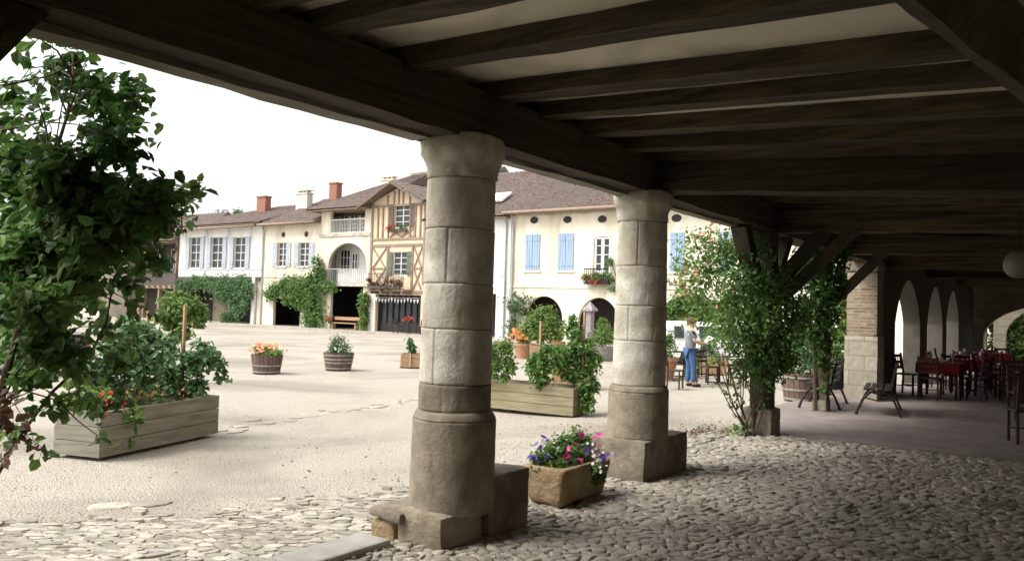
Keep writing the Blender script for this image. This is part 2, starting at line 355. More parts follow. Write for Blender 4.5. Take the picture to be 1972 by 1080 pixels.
def pstone(mb,poly,zf,h,gap,tilt=.1,rnd=True,rings=((1,-.02),(.97,.6),(.80,1.0))):
    n=len(poly); cx=sum(p[0] for p in poly)/n; cy=sum(p[1] for p in poly)/n
    if rnd:
        q=[]
        for k in range(n): a=poly[k];b_=poly[(k+1)%n]; q+=[(a[0]*.75+b_[0]*.25,a[1]*.75+b_[1]*.25),(a[0]*.25+b_[0]*.75,a[1]*.25+b_[1]*.75)]
        poly=q; n=len(poly)
    tx,ty=random.gauss(0,tilt),random.gauss(0,tilt); z=zf(cx,cy); vs=[]
    for (f,hz) in rings:
        for (x,y) in poly:
            dx,dy=x-cx,y-cy; L=math.hypot(dx,dy)+1e-6; k=max(.2,(L-gap)/L)*f
            vs.append((cx+dx*k,cy+dy*k,z+(hz*h if hz>0 else hz)+(tx*dx+ty*dy)*(hz>0)))
    vs.append((cx,cy,z+h*1.07)); m_=len(rings)
    fs=[(n*i+k,n*i+(k+1)%n,n*(i+1)+(k+1)%n,n*(i+1)+k) for i in range(m_-1) for k in range(n)]+[((m_-1)*n+k,(m_-1)*n+(k+1)%n,m_*n) for k in range(n)]
    mb.add(vs,fs)
for (ya,yb) in ((1.2,6.0),(6.0,11.3)):
    sc=1 if ya<5 else 1.12
    for poly in cells(-3.97,1.88,ya,yb,.092*sc,.056*sc,.5,.42,lambda x,y: not (x>.3 and y<2.2)):
        hh=random.uniform(.005,.015) if random.random()<.85 else random.uniform(-.004,.006)
        pstone(g,poly,lambda x,y:.006*noise.noise(Vector((x*1.3,y*1.3,0))),hh,random.uniform(.001,.0045),.13,rnd=ya<5)
struct(g,'arcade_cobbles','pebble',smooth=True)
# apron of flat stones on the square side
g=MB()
yy_=[.6,2.8,4.0,5.15,6.5,8,11.4]; ww_=[2.6,2.35,1.5,1.0,.6,.4,.3]
for i in range(len(yy_)-1):
    n_=8
    for j in range(n_):
        for q_ in range(6):
            ya=yy_[i]+(yy_[i+1]-yy_[i])*q_/6; yb=yy_[i]+(yy_[i+1]-yy_[i])*(q_+1)/6
            def wx_(y_): return np.interp(y_,yy_,ww_)*(1+.12*math.sin(y_*9))
            P=[(-4.03-wx_(ya)*j/n_,ya),(-4.03-wx_(ya)*(j+1)/n_,ya),(-4.03-wx_(yb)*(j+1)/n_,yb),(-4.03-wx_(yb)*j/n_,yb)]
            g.add([(a,b_,gz(a,b_)+.018 if a<-4.3 else gz(a,b_)+.006) for a,b_ in P],[(0,1,2,3)])
struct(g,'apron_bed','apbed')
g=MB()
def apw(y): return float(np.interp(y,[0,2.8,4.0,5.15,6.5,8,11.4],[3.0,2.75,1.8,1.2,.7,.45,.3]))
def inap(x,y):
    if y<4.12 and x>-4.21: return False
    fr=(-4.05-x)/apw(y)*(1+.25*noise.noise(Vector((x*1.2,y*1.2,3))))
    return fr<.72 or (fr<1.25 and random.random()>(fr-.72)*2.1)
for (ya,yb,sx,sy) in ((.6,5.2,.125,.068),(5.2,11.25,.11,.07)):
    for poly in cells(-7.4,-4.04,ya,yb,sx,sy,.62,.46,inap):
        pstone(g,poly,lambda x,y:gz(x,y)+.012*noise.noise(Vector((x*1.5,y*1.5,5)))+.018,random.uniform(.002,.012),random.uniform(.004,.010),.05,rings=((1,-.03),(.985,.7),(.9,1.0)))
for i in range(34):   # row of worn flags out in the gravel
    t=(i//3)/11+random.uniform(-.03,.03); p=Vector((-10.0-.95*t,6.9+5.4*t,0)); stone(g,p.x+random.gauss(0,.16),p.y,gz(p.x,p.y)+.006,random.uniform(.05,.13),random.uniform(.06,.17),.01,random.uniform(-.4,.4),n=8,sq=1.05)
for px_,py_ in ((215,972),(285,972),(60,1020)):
    p=onz(px_,py_,-.16); stone(g,p.x,p.y,gz(p.x,p.y)+.004,.2,.13,.02,.9,n=9,sq=1.1)
struct(g,'apron_paving','flag',smooth=False)
g=MB()   # loose gravel and small stones
for i in range(5200):
    y=random.uniform(2.2,13); x=-4.2-abs(random.gauss(0,3.2))
    if x<-13: continue
    s_=random.uniform(.004,.013); stone(g,x,y,gz(x,y)+.012*noise.noise(Vector((x*.5,y*.5,0))),s_,s_*.8,s_*.7,random.uniform(0,3),n=5)
tag(struct(g,'loose_gravel','flag'),kind='stuff')
g=MB(); g.box(-3.95,3,11.42,36,-.04,.012); g.box(-4.75,-3.952,13.2,20,-.04,-.002)
struct(g,'terrace_floor','terrace')
g=MB(); g.box(-3.95,3,11.30,11.418,-.04,.016); struct(g,'terrace_edging','mortar')
# kerb slabs
slabs=[(1.0,2.1),(2.12,3.28),(3.3,4.06)]
for i,(a,b_) in enumerate(slabs):
    g=MB(); 
    for u in range(6):
        y0=a+(b_-a)*u/6; 
    g.add([(-4.20,a,-.10),(-3.88,a,-.10),(-3.88,b_,-.10),(-4.20,b_,-.10),(-4.20,a,.045),(-3.88,a,.05),(-3.87,b_,.055),(-4.19,b_,.045)],[(3,2,1,0),(4,5,6,7),(0,1,5,4),(1,2,6,5),(2,3,7,6),(3,0,4,7)])
    ob=g.build('kerb_stone','kerb',bevel=.02); 
    tag(ob,['worn grey kerb slab nearest the photographer at the frame bottom','long grey kerb slab between the cobbles and the gravel','short grey kerb slab ending at the broken column plinth'][i],'kerb stone',group='kerb slabs beside the arcade')

# ================================================================= ARCADE BUILDING
AB=T('arcade_building','dark timber ceilinged arcade building sheltering the photographer','building',(-3.8,5,0))
CT=lambda x: 3.292-.0756*(x+3.57)
g=MB(); g.add([(-3.95,-8,CT(-3.95)),(2.2,-8,CT(2.2)),(2.2,36,CT(2.2)),(-3.95,36,CT(-3.95))],[(0,1,2,3)])
g.build('ceiling','ceil',AB)
g=MB(); g.box(-4.06,-3.95,-8,36,3.205,3.62); g.box(-4.06,2.3,-8,36,3.622,7.5); g.build('upper_wall','cream2',AB)
g=MB(); g.box(1.9,2.3,-8,36,-.05,3.6); g.box(-3.6,1.9,-8.3,-8,-.05,3.6); g.build('inner_wall','cream2',AB)
def rbeam(p,q,w,h,name,m,parent,jit=.006,n=14,upv=(0,0,1),bev=.015):
    mb=MB(); mb.beam(p,q,w,h,upv,n,jit); return mb.build(name,m,parent,bevel=0)
rbeam((-3.76,-6,3.03),(-3.76,3.2,3.03),.40,.36,'long_beam','wy',AB,jit=.01,n=24)
rbeam((-3.77,3.2,3.025),(-3.78,4.5,3.02),.40,.365,'long_beam','wy',AB,jit=.008,n=6)
rbeam((-3.77,4.5,3.03),(-3.77,7.45,3.02),.38,.35,'long_beam','wy',AB,jit=.01,n=14)
rbeam((-3.78,7.45,3.02),(-3.78,11.4,3.0),.38,.35,'long_beam','wy',AB,jit=.01,n=14)
rbeam((-3.80,11.4,3.0),(-3.8,18.4,2.98),.36,.36,'long_beam','wy',AB,jit=.01,n=14)
# worn lower edge board
rbeam((-3.86,-2,2.843),(-3.86,4.2,2.843),.16,.05,'edge_board','plank',AB,jit=.008,n=24)
rbeam((-3.86,4.8,2.845),(-3.86,11.2,2.835),.14,.05,'edge_board','plank',AB,jit=.008,n=24)
JX0,JX1=-3.9,1.9
k=0
yl=[3.24-.7*i for i in range(8,0,-1)]+[3.05,3.79,4.70,5.36,6.05,6.76,7.38]
while yl[-1]<34.5: yl.append(yl[-1]+(.68 if yl[-1]<12 else .75))
for yj in yl:
    y0=yj; dx=JX1+3.57; hh=random.uniform(.105,.13); w=random.uniform(.18,.215)
    zc=CT(-3.57)-hh/2-.002
    p=Vector((JX0,y0+.1*.33,zc+.0756*.33)); q=Vector((JX1,y0-.10*dx+random.uniform(-.06,.06),zc-.0756*dx))
    rbeam(p,q,w,hh,'joist','wx',AB,jit=.007,n=16)
rbeam((-3.60,7.58,3.06),(1.9,7.25,2.68),.30,.36,'girder','wz2',AB,jit=.01,n=16)
for (y,zb,jx) in ((11.42,2.83,'wx'),(14.9,2.78,'wx'),(18.2,2.72,'wx'),(24,2.8,'wx'),(30,2.8,'wx')):
    rbeam((-3.95,y,zb+.15),(1.9,y,zb+.12-.1),.30,.30,'girder','wx',AB,jit=.008,n=14)
# slanting strut and its inner post (the post stands outside the frame)
A=atd(1760,-60,3.45); B=atd(2190,290,3.95)
rbeam(A,B,.24,.26,'strut','wz',AB,jit=.008,n=8,upv=(0,1,0))
rbeam((B.x+.1,B.y+.05,0),(B.x+.1,B.y+.05,3.05),.26,.26,'inner_post','wz',AB,n=8)

# --------------------------------------------------------------- stone columns
def column(cx,cy,z0,label,seed,rs=.262,rt_=.25,rb=.305,zb=.91,joints=(),darkfirst=True):
    t=T('stone_column',label,'column',(cx,cy,0),group='round stone columns of the arcade')
    n=168
    def drum(a,b_,ra,rb2,name,m,sd,vj=(),bul=0):
        mb=MB(); rows=max(6,int((b_-a)/.02)); 
        Lz=b_-a; fs_=[0,.003/Lz,.007/Lz]+[k_/rows for k_ in range(1,rows)]+[1-.007/Lz,1-.003/Lz,1]; rows=len(fs_)-1
        for f in fs_:
            z=a+(b_-a)*f; r=ra+(rb2-ra)*f
            e=min(f,1-f)*(b_-a); 
            if e<.008: r-=.007*(1-e/.008)**1.5
            for k in range(n):
                th=2*math.pi*k/n; q=Vector((math.cos(th)*2.2+sd,math.sin(th)*2.2,z*2.2))
                rr=r+.005*noise.noise(q)+.002*noise.noise(q*3.2)-.010*max(0,noise.noise(q*2.3+Vector((9,0,0)))-.38)
                for vj_ in vj:
                    if (k-vj_)%n==0: rr-=.012
                mb.v.append((cx+rr*math.cos(th),cy+rr*math.sin(th),z))
        mb.f=[(n*i+k,n*i+(k+1)%n,n*(i+1)+(k+1)%n,n*(i+1)+k) for i in range(rows) for k in range(n)]
        mb.f+=[tuple(range(n-1,-1,-1)),tuple(n*rows+k for k in range(n))]
        return mb.build(name,m,t,smooth=True)
    zs=list(joints); zs=[zb]+zs+[2.56]
    for i in range(len(zs)-1):
        a,b_=zs[i],zs[i+1]; f0=(a-zb)/(2.56-zb); f1=(b_-zb)/(2.56-zb)
        vj=[]
        if i in (1,3): vj=[int(n*(.74 if i==1 else .79))+int(3*seed)%5]
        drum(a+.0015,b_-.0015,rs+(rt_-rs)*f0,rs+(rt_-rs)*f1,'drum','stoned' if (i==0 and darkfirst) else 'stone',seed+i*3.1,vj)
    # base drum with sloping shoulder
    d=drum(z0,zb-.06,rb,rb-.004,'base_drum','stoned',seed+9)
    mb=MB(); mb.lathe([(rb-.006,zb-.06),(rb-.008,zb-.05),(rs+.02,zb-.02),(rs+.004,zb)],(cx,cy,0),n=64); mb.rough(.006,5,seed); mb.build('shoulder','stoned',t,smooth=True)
    # capital: round necking swelling into a worn squarish slab
    mb=MB(); prof=[(rt_-.006,2.562,0),(rt_+.002,2.566,0),(rt_+.004,2.60,0),(rt_+.004,2.64,.05),(rt_+.014,2.68,.1),(rt_+.03,2.72,.25),(rt_+.034,2.735,.5),(rt_+.036,2.845,.6),(rt_+.02,2.868,.6)]
    m_=64
    for r,z,sq in prof:
        for k in range(m_):
            th=2*math.pi*k/m_; c4=(abs(math.cos(th))**4+abs(math.sin(th))**4)**-.25
            rr=r*(1+(c4-1)*sq*.6); q=Vector((math.cos(th)*3+seed,math.sin(th)*3,z*5)); rr+=.016*noise.noise(q)+.012*noise.noise(q*3)
            mb.v.append((cx+rr*math.cos(th),cy+rr*math.sin(th),z+.006*noise.noise(q*2)))
    mb.f=[(m_*i+k,m_*i+(k+1)%m_,m_*(i+1)+(k+1)%m_,m_*(i+1)+k) for i in range(len(prof)-1) for k in range(m_)]+[tuple(range(m_-1,-1,-1)),tuple(m_*(len(prof)-1)+k for k in range(m_))]
    mb.build('capital','stone',t,smooth=True)
    return t
def rblock(x0,x1,y0,y1,z0,z1,name,m,parent,amt=.015,seed=0,bev=.03,sub=7):
    mb=MB(); 
    import itertools
    def face(o,u,v):
        a=Vector(o);u=Vector(u);v=Vector(v); i0=len(mb.v)
        for j in range(sub+1):
            for i in range(sub+1): mb.v.append(tuple(a+u*(i/sub)+v*(j/sub)))
        for j in range(sub):
            for i in range(sub): k=i0+j*(sub+1)+i; mb.f.append((k,k+1,k+sub+2,k+sub+1))
    dx,dy,dz=x1-x0,y1-y0,z1-z0
    face((x0,y0,z0),(dx,0,0),(0,0,dz)); face((x1,y0,z0),(0,dy,0),(0,0,dz)); face((x1,y1,z0),(-dx,0,0),(0,0,dz)); face((x0,y1,z0),(0,-dy,0),(0,0,dz)); face((x0,y0,z1),(dx,0,0),(0,dy,0)); face((x0,y1,z0),(dx,0,0),(0,-dy,0))
    # round the corners
    c=Vector(((x0+x1)/2,(y0+y1)/2,(z0+z1)/2)); h=Vector((dx/2,dy/2,dz/2)); out=[]
    for v in mb.v:
        d=Vector(v)-c; k=[min(abs(d[i]),h[i]-bev) * (1 if d[i]>=0 else -1) for i in range(3)]; kv=Vector(k); e=d-kv
        if e.length>1e-6 and sum(1 for i in range(3) if abs(e[i])>1e-6)>1: e=e.normalized()*bev
        out.append(tuple(c+kv+e))
    mb.v=out; mb.rough(amt,3.2,seed)
    ob=mb.build(name,m,parent,smooth=True)
    md=ob.modifiers.new('weld','WELD'); md.merge_threshold=.0005
    md=ob.modifiers.new('es','EDGE_SPLIT'); md.split_angle=R(38)
    return ob
c0=column(-3.85,1.12,.2,'nearest stone column, only its capital at the top left corner',3.3,joints=(1.2,1.6,2.1))
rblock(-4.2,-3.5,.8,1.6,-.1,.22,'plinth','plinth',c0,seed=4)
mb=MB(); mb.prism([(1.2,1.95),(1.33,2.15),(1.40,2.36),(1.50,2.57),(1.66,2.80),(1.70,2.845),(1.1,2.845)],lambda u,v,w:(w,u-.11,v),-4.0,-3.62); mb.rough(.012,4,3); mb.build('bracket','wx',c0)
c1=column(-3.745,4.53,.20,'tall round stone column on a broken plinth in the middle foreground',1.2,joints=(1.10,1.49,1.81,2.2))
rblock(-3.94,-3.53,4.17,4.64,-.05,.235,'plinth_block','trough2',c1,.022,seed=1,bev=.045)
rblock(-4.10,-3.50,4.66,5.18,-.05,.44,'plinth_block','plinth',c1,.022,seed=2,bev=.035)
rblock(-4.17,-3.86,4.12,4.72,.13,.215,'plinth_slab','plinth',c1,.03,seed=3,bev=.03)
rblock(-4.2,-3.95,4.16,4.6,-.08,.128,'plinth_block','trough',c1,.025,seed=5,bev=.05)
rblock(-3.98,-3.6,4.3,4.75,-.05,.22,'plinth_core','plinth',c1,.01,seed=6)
c2=column(-3.76,7.48,.39,'second round stone column standing on a square stone block',5.7,rs=.27,rt_=.252,rb=.308,joints=(1.36,1.71,2.11),darkfirst=False)
rblock(-4.20,-3.50,7.12,8.16,-.05,.40,'plinth','plinth',c2,.018,seed=8,bev=.035)

# --------------------------------------------------------------- timber posts
p3=T('timber_post','oak post with two braces on a low stone base behind the climbing rose','post',(-3.78,11.35,0))
rblock(-3.98,-3.55,11.05,11.5,-.05,.37,'stone_base','plinth',p3,.015,seed=11)
rbeam((-3.76,11.3,.36),(-3.76,11.34,2.83),.27,.27,'shaft','wz',p3,n=10,upv=(0,1,0))
def brace(parent,a,b_,w=.17,name='brace',bow=.0,m='wz'):
    a=Vector(a);b_=Vector(b_); mid=(a+b_)/2+Vector((0,0,-bow)); mb=MB()
    n=8; pts=[]
    for i in range(n+1):
        t=i/n; pts.append(a*(1-t)**2+mid*2*t*(1-t)+b_*t*t)
    for i in range(n): mb.beam(pts[i],pts[i+1]+(pts[i+1]-pts[i])*.08,w,w,(0,1,0) if abs((b_-a).y)<abs((b_-a).x) else (1,0,0))
    return mb.build(name,m,parent)
brace(p3,(-3.62,11.3,2.05),(-2.95,11.38,2.86),.17)
brace(p3,(-3.65,11.3,1.78),(-2.55,11.38,2.86),.15)
brace(p3,(-3.78,11.15,1.95),(-3.78,10.35,2.84),.2,bow=.12)
brace(p3,(-3.78,11.5,1.9),(-3.78,12.3,2.84),.18)
p4=T('timber_post','slender vine-covered post between the two iron benches','post',(-3.88,14.85,0))
rblock(-4.02,-3.76,14.7,15,-.03,.2,'stone_base','plinth',p4,.012,seed=12)
rbeam((-3.88,14.85,.18),(-3.84,14.87,2.82),.2,.2,'shaft','bark',p4,n=10,upv=(0,1,0),jit=.015)
brace(p4,(-3.75,14.87,1.9),(-2.9,14.9,2.8),.15)
p5=T('masonry_pillar','square pillar of stone blocks below and old brick above','pillar',(-3.8,17.8,0))
rblock(-4.14,-3.50,17.45,18.1,-.03,1.3,'stone_shaft','blocks',p5,.008,seed=13,bev=.02)
rblock(-4.11,-3.52,17.47,18.08,1.302,2.6,'brick_shaft','brickwall',p5,.006,seed=14,bev=.02)
rblock(-4.14,-3.5,17.45,18.1,2.602,2.82,'cap','stoned',p5,.008,seed=15)

# --------------------------------------------------------------- generic sheets with openings
def sheet(mb,P,u0_,u1,v0,v1,holes,depth):
    """P(u,v,w)->xyz, w=0 front face, w=depth back of the reveals. holes: (u0,u1,v0,v1[,kind]) kind 'arch','pointed'"""
    us=sorted(set([u0_,u1]+[h[0] for h in holes]+[h[1] for h in holes])); vs_=sorted(set([v0,v1]+[h[2] for h in holes]+[h[3] for h in holes]))
    us=[u for u in us if u0_<=u<=u1]; vs_=[v for v in vs_ if v0<=v<=v1]
    for i in range(len(us)-1):
        for j in range(len(vs_)-1):
            cu,cv=(us[i]+us[i+1])/2,(vs_[j]+vs_[j+1])/2
            if any(h[0]<cu<h[1] and h[2]<cv<h[3] for h in holes): continue
            mb.quad(P(us[i],vs_[j],0),P(us[i+1],vs_[j],0),P(us[i+1],vs_[j+1],0),P(us[i],vs_[j+1],0))
    for h in holes:
        a,b_,c,d=h[:4]; kind=h[4] if len(h)>4 else 'rect'
        if kind=='rect': path=[(a,c),(a,d),(b_,d),(b_,c)]
        else:
            r=(b_-a)/2; rise=min(d-c,h[5] if len(h)>5 else r); n=20; mid=(a+b_)/2; arc=[]
            for k in range(n+1):
                t=math.pi*(1-k/n)
                if kind=='arch': arc.append((mid+r*math.cos(t),d-rise+rise*math.sin(t)))
                else:
                    x=math.cos(t); arc.append((mid+r*x,d-rise+rise*(1-abs(x)**1.7)**.75))
            for k in range(n):
                (x0,z0),(x1,z1)=arc[k],arc[k+1]; mb.quad(P(x0,z0,0),P(x1,z1,0),P(x1,d,0),P(x0,d,0))
            path=[(a,c)]+arc+[(b_,c)]
        closed = c>v0+1e-6
        m_=len(path)
        for k in range(m_ if closed else m_-1):
            p,q=path[k],path[(k+1)%m_]; mb.quad(P(*p,0),P(*q,0),P(*q,depth),P(*p,depth))
    return mb

def roofpatch(mb,a,b_,c,d,tile=.21,row=.38):
    """corrugated clay tiles: a,b_ eave left/right, d,c ridge left/right"""
    a,b_,c,d=map(Vector,(a,b_,c,d)); L=max((b_-a).length,(c-d).length); H=((d-a).length+(c-b_).length)/2
    nu=max(2,int(L/tile))*4; nv=max(1,int(H/row)); nrm=(b_-a).cross(d-a).normalized()
    if nrm.z<0: nrm=-nrm
    i0=len(mb.v)
    vv=[]
    for j in range(nv):
        vv.append((j/nv,.035)); vv.append(((j+.98)/nv,0))
    for (fv,lift) in vv:
        e0=a.lerp(d,fv); e1=b_.lerp(c,fv)
        for i in range(nu+1):
            ph=i%4; h=(0,.05,.07,.05)[ph]; p=e0.lerp(e1,i/nu)+nrm*(h+lift+random.uniform(-.008,.008)); mb.v.append(tuple(p))
    w=nu+1
    for j in range(len(vv)-1):
        for i in range(nu): k=i0+j*w+i; mb.f.append((k,k+1,k+w+1,k+w))
    return mb
def hiproof(x0,x1,y0,y1,ez,rz,house,lh=0,rh=0,ov=.55):
    """ridge along X at mid depth; lh/rh = hip run at left/right (0 = gable)"""
    ym=(y0+y1)/2; s=(rz-ez)/(ym-y0); ez2=ez-ov*s
    X0,X1,Y0,Y1=x0-(ov if lh else 0),x1+(ov if rh else 0),y0-ov,y1+ov
    A_=(X0,Y0,ez2);B_=(X1,Y0,ez2);C_=(X1,Y1,ez2);D_=(X0,Y1,ez2);E_=(x0+lh,ym,rz);F_=(x1-rh,ym,rz)
    mb=MB(); roofpatch(mb,A_,B_,F_,E_)
    mb.quad(D_,C_,F_,E_)
    if lh: mb.add([A_,D_,E_],[(0,1,2)])
    else: mb.add([A_,D_,E_],[(0,1,2)])
    mb.add([B_,C_,F_],[(0,1,2)])
    ob=mb.build('roof','tile',house)
    mb=MB(); mb.box(X0+.02,X1-.02,Y0+.03,Y1-.03,ez2-.06,ez2-.012); mb.build('eave_soffit','timber',house)
    # ridge tiles
    mb=MB(); n=max(2,int((F_[0]-E_[0])/.4))
    for i in range(n):
        xx=E_[0]+(F_[0]-E_[0])*i/n; mb.tube([(xx,ym,rz+.02),(xx+(F_[0]-E_[0])/n*1.04,ym,rz+.045)],.12,7)
    if lh: mb.tube([(A_[0],A_[1],ez2+.05),(E_[0],ym,rz+.04)],.11,6)
    if rh: mb.tube([(B_[0],B_[1],ez2+.05),(F_[0],ym,rz+.04)],.11,6)
    mb.build('ridge_tiles','tile',ob)
    return ob
def window(house,x0,x1,z0,z1,Y,nx=2,nz=3,fm='frame',rec=.16,fw_=.04,arch=0):
    mb=MB(); y0,y1=Y+rec,Y+rec+.05
    mb.box(x0,x0+fw_,y0,y1,z0,z1); mb.box(x1-fw_,x1,y0,y1,z0,z1); mb.box(x0+fw_,x1-fw_,y0,y1,z0,z0+fw_); mb.box(x0+fw_,x1-fw_,y0,y1,z1-fw_,z1)
    for i in range(1,nx):
        xm=x0+(x1-x0)*i/nx; w=fw_*.75 if i*2==nx else .02; mb.box(xm-w,xm+w,y0+.003,y1-.003,z0+fw_,z1-fw_)
    for j in range(1,nz):
        zm=z0+(z1-z0)*j/nz; mb.box(x0+fw_,x1-fw_,y0+.006,y1-.006,zm-.018,zm+.018)
    f=mb.build('window',fm,house)
    MB().box(x0+.01,x1-.01,y0+.025,y0+.032,z0+.01,z1-.01).build('pane','glass',f)
    # curtain glimpsed and sill
    return f
def shutter(house,x0,x1,z0,z1,Y,m,n=3,rot=0):
    mb=MB(); w=(x1-x0)/n
    for i in range(n): mb.box(x0+i*w+.008,x0+(i+1)*w-.008,Y-.055,Y-.02,z0,z1)
    for f in (.15,.85):
        zz=z0+(z1-z0)*f; mb.box(x0+.01,x1-.01,Y-.075,Y-.056,zz-.05,zz+.05)
    return mb.build('shutter',m,house,bevel=0)
def sill(house,x0,x1,z,Y,m='stone'): return MB().box(x0-.1,x1+.1,Y-.09,Y+.12,z-.09,z-.003).build('sill',m,house)
YF=37.5
def FX(x,y): return ony(x,y,YF).x
def FZ(x,y): return ony(x,y,YF).z
def front(P0=YF): return lambda u,v,w: (u,P0+w,v)
def house(name_label,x0,x1,ez,wallm,holes,arc=3.0,depth=11,back=3.4,zlow=-.3,cat='house',YY=YF,upback=True,lowholes=None,lowm='shadeplaster'):
    h=T('house',name_label,cat,((x0+x1)/2,YY+2,-.22))
    mb=MB(); x0+=.004; x1-=.004
    sheet(mb,front(YY),x0,x1,zlow,ez,holes,.22)
    mb.quad((x0,YY,zlow),(x0,YY+depth,zlow),(x0,YY+depth,ez),(x0,YY,ez)); mb.quad((x1,YY,zlow),(x1,YY+depth,zlow),(x1,YY+depth,ez),(x1,YY,ez)); mb.quad((x0,YY+depth,zlow),(x1,YY+depth,zlow),(x1,YY+depth,ez),(x0,YY+depth,ez))
    mb.build('wall',wallm,h)
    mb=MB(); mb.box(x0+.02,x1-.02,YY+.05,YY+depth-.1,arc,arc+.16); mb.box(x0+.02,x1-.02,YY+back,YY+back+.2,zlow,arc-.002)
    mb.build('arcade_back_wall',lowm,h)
    for xa_ in (x0+.03,x1-.09): MB().box(xa_,xa_+.06,YY+.23,YY+back-.01,zlow,arc-.002).build('arcade_shade_panel',lowm,h)  # added dark panels cover the pale side walls, painting shade inside the openings
    if upback: MB().box(x0+.01,x1-.01,YY+.3,YY+.45,arc+.162,ez-.05).build('room_shade_backing','black',h)  # black sheet close behind the windows paints the dark of the rooms
    return h
def downpipe(house_,x,z0,z1,Y=YF): return MB().tube([(x,Y-.09,z0),(x,Y-.09,z1-.5),(x,Y-.35,z1-.05)],.055,8).build('downpipe','zinc',house_)
def gutter(house_,x0,x1,z,Y=YF,ov=.62): return MB().tube([(x0,Y-ov,z),(x1,Y-ov,z)],.085,8).build('gutter','timber',house_,smooth=True)
def chimney(house_,x0,x1,y,z0,z1,m,pots=True,d=.55):
    mb=MB(); mb.box(x0,x1,y,y+d,z0,z1); mb.box(x0-.06,x1+.06,y-.06,y+d+.06,z1+.002,z1+.1)
    if pots:
        for i in range(3): xx=x0+(x1-x0)*(i+.5)/3; mb.box(xx-.09,xx+.09,y+.1,y+d-.1,z1+.102,z1+.24)
        mb.box(x0-.05,x1+.05,y-.04,y+d+.04,z1+.242,z1+.3)
    return mb.build('chimney',m,house_)
def railing(parent,x0,x1,z0,z1,Y,m,step=.13,name='railing',diag=False):
    mb=MB(); mb.box(x0,x1,Y-.03,Y+.03,z1-.06,z1); mb.box(x0,x1,Y-.025,Y+.025,z0,z0+.05)
    x=x0+.02
    while x<x1: mb.box(x-.014,x+.014,Y-.014,Y+.014,z0+.051,z1-.061); x+=step
    return mb.build(name,m,parent)

# ---------------- yellow house with blue shutters (right)
x0,x1=-27.15,-11.5; EZ=7.0
zt=FZ(1045,570); zt2=FZ(1151,573)
arch=[(FX(1010,640),FX(1082,640),-.3,zt,'arch',1.25),(FX(1112,640),FX(1191,640),-.3,zt2,'arch',1.4)]
aw=arch[1][1]-arch[1][0]; arch.append((arch[1][1]+.8,arch[1][1]+.8+aw,-.3,zt2,'arch',1.4)); arch.append((arch[2][1]+.7,arch[2][1]+.7+aw-.2,-.3,zt2,'arch',1.4))
wx0,wx1=FX(1143,490),FX(1176,490); wz0,wz1=FZ(1160,525),FZ(1160,455)
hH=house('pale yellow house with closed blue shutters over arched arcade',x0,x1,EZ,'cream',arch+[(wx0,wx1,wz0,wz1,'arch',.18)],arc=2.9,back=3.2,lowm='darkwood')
window(hH,wx0+.02,wx1-.02,wz0,wz1-.02,YF,2,4,fw_=.12,rec=.06)
for (a,c,b_,d) in ((1012,1040,452,521),(1075,1105,450,521),(1290,1318,448,524),(1385,1412,446,524)):
    m_=(a+c)/2; xa,xb=FX(a,(b_+d)/2),FX(c,(b_+d)/2); za,zb=FZ(m_,d),FZ(m_,b_)
    shutter(hH,xa,(xa+xb)/2-.01,za,zb,YF,'blue',3); shutter(hH,(xa+xb)/2+.01,xb,za,zb,YF,'blue',3); sill(hH,xa,xb,za,YF,'cream2')
for (x,y) in ((1029,424),(1093,423),(1160,422),(1303,420),(1380,418)):
    X,Z=FX(x,y),FZ(x,y); mb=MB(); mb.lathe([(.0,0),(.27,0),(.27,.04),(0,.04)],(0,0,0),20); mb.v=[(X+v[0],YF-v[2]+.015,Z+v[1]*.72) for v in mb.v]; mb.build('round_vent','black',hH)
    
zs=FZ(1100,553); MB().box(x0,x1,YF-.05,YF+.02,zs-.05,zs+.03).build('string_course','cream2',hH)
hiproof(x0,x1,YF,YF+11,EZ+.35,10.5,hH,0,3); gutter(hH,x0-.3,x1+.5,EZ+.06)
mb=MB(); mb.box(x0,x1,YF-.12,YF-.003,EZ-.12,EZ+.1); mb.box(x0,x1,YF-.28,YF-.003,EZ+.102,EZ+.2); mb.build('cornice','stone',hH)
downpipe(hH,x0+.15,-.2,EZ)
# window box with flowers
wb=T('window_box','flower box with dark railing under the white arched window','window box',((wx0+wx1)/2,YF-.25,wz0-.35))
za=FZ(1150,548); mb=MB(); mb.box(wx0-.25,wx1+.05,YF-.32,YF-.06,za,za+.2); mb.build('trough','darkwood',wb)
railing(wb,wx0-.35,wx1+.1,za,za+.85,YF-.36,'iron')
mb=MB(); foliage(mb,[((x,YF-.25,za+.4),(.3,.2,.3)) for x in np.linspace(wx0-.2,wx1,4)],600,.11); mb.build('foliage','lf_mid',wb)
flowers([(random.uniform(wx0-.4,wx1),YF-.42,za+random.uniform(.0,.6)) for _ in range(26)],.06,'redf',wb)
# planting climbing to right of window box
cv=T('climbing_plant','sparse reddish climber trailing from the window box towards the column','climber',(FX(1190,600),YF-.2,-.2))
mb=MB(); foliage(mb,[((FX(1182,510),YF-.15,FZ(1182,510)),.35,.6),((FX(1185,545),YF-.15,FZ(1185,548)),(.5,.1,.3),.6),((FX(1178,560),YF-.15,FZ(1178,558)),(.5,.1,.15),.8)],260,.13); mb.build('foliage','lf_mid',cv)
mb=MB(); mb.tube([(FX(1196,663),YF-.1,-.2),(FX(1197,600),YF-.1,FZ(1197,600)),(FX(1192,545),YF-.12,FZ(1192,545)),(FX(1180,505),YF-.12,FZ(1180,505))],.02); mb.build('stem','stem',cv)
# inner doors glimpsed in the arcade
mb=MB(); mb.box(x0+5.4,x0+7.2,YF+3.12,YF+3.19,-.2,2.3); mb.box(x0+1.2,x0+2.5,YF+3.12,YF+3.19,-.2,2.2); mb.build('door','brownshut',hH)
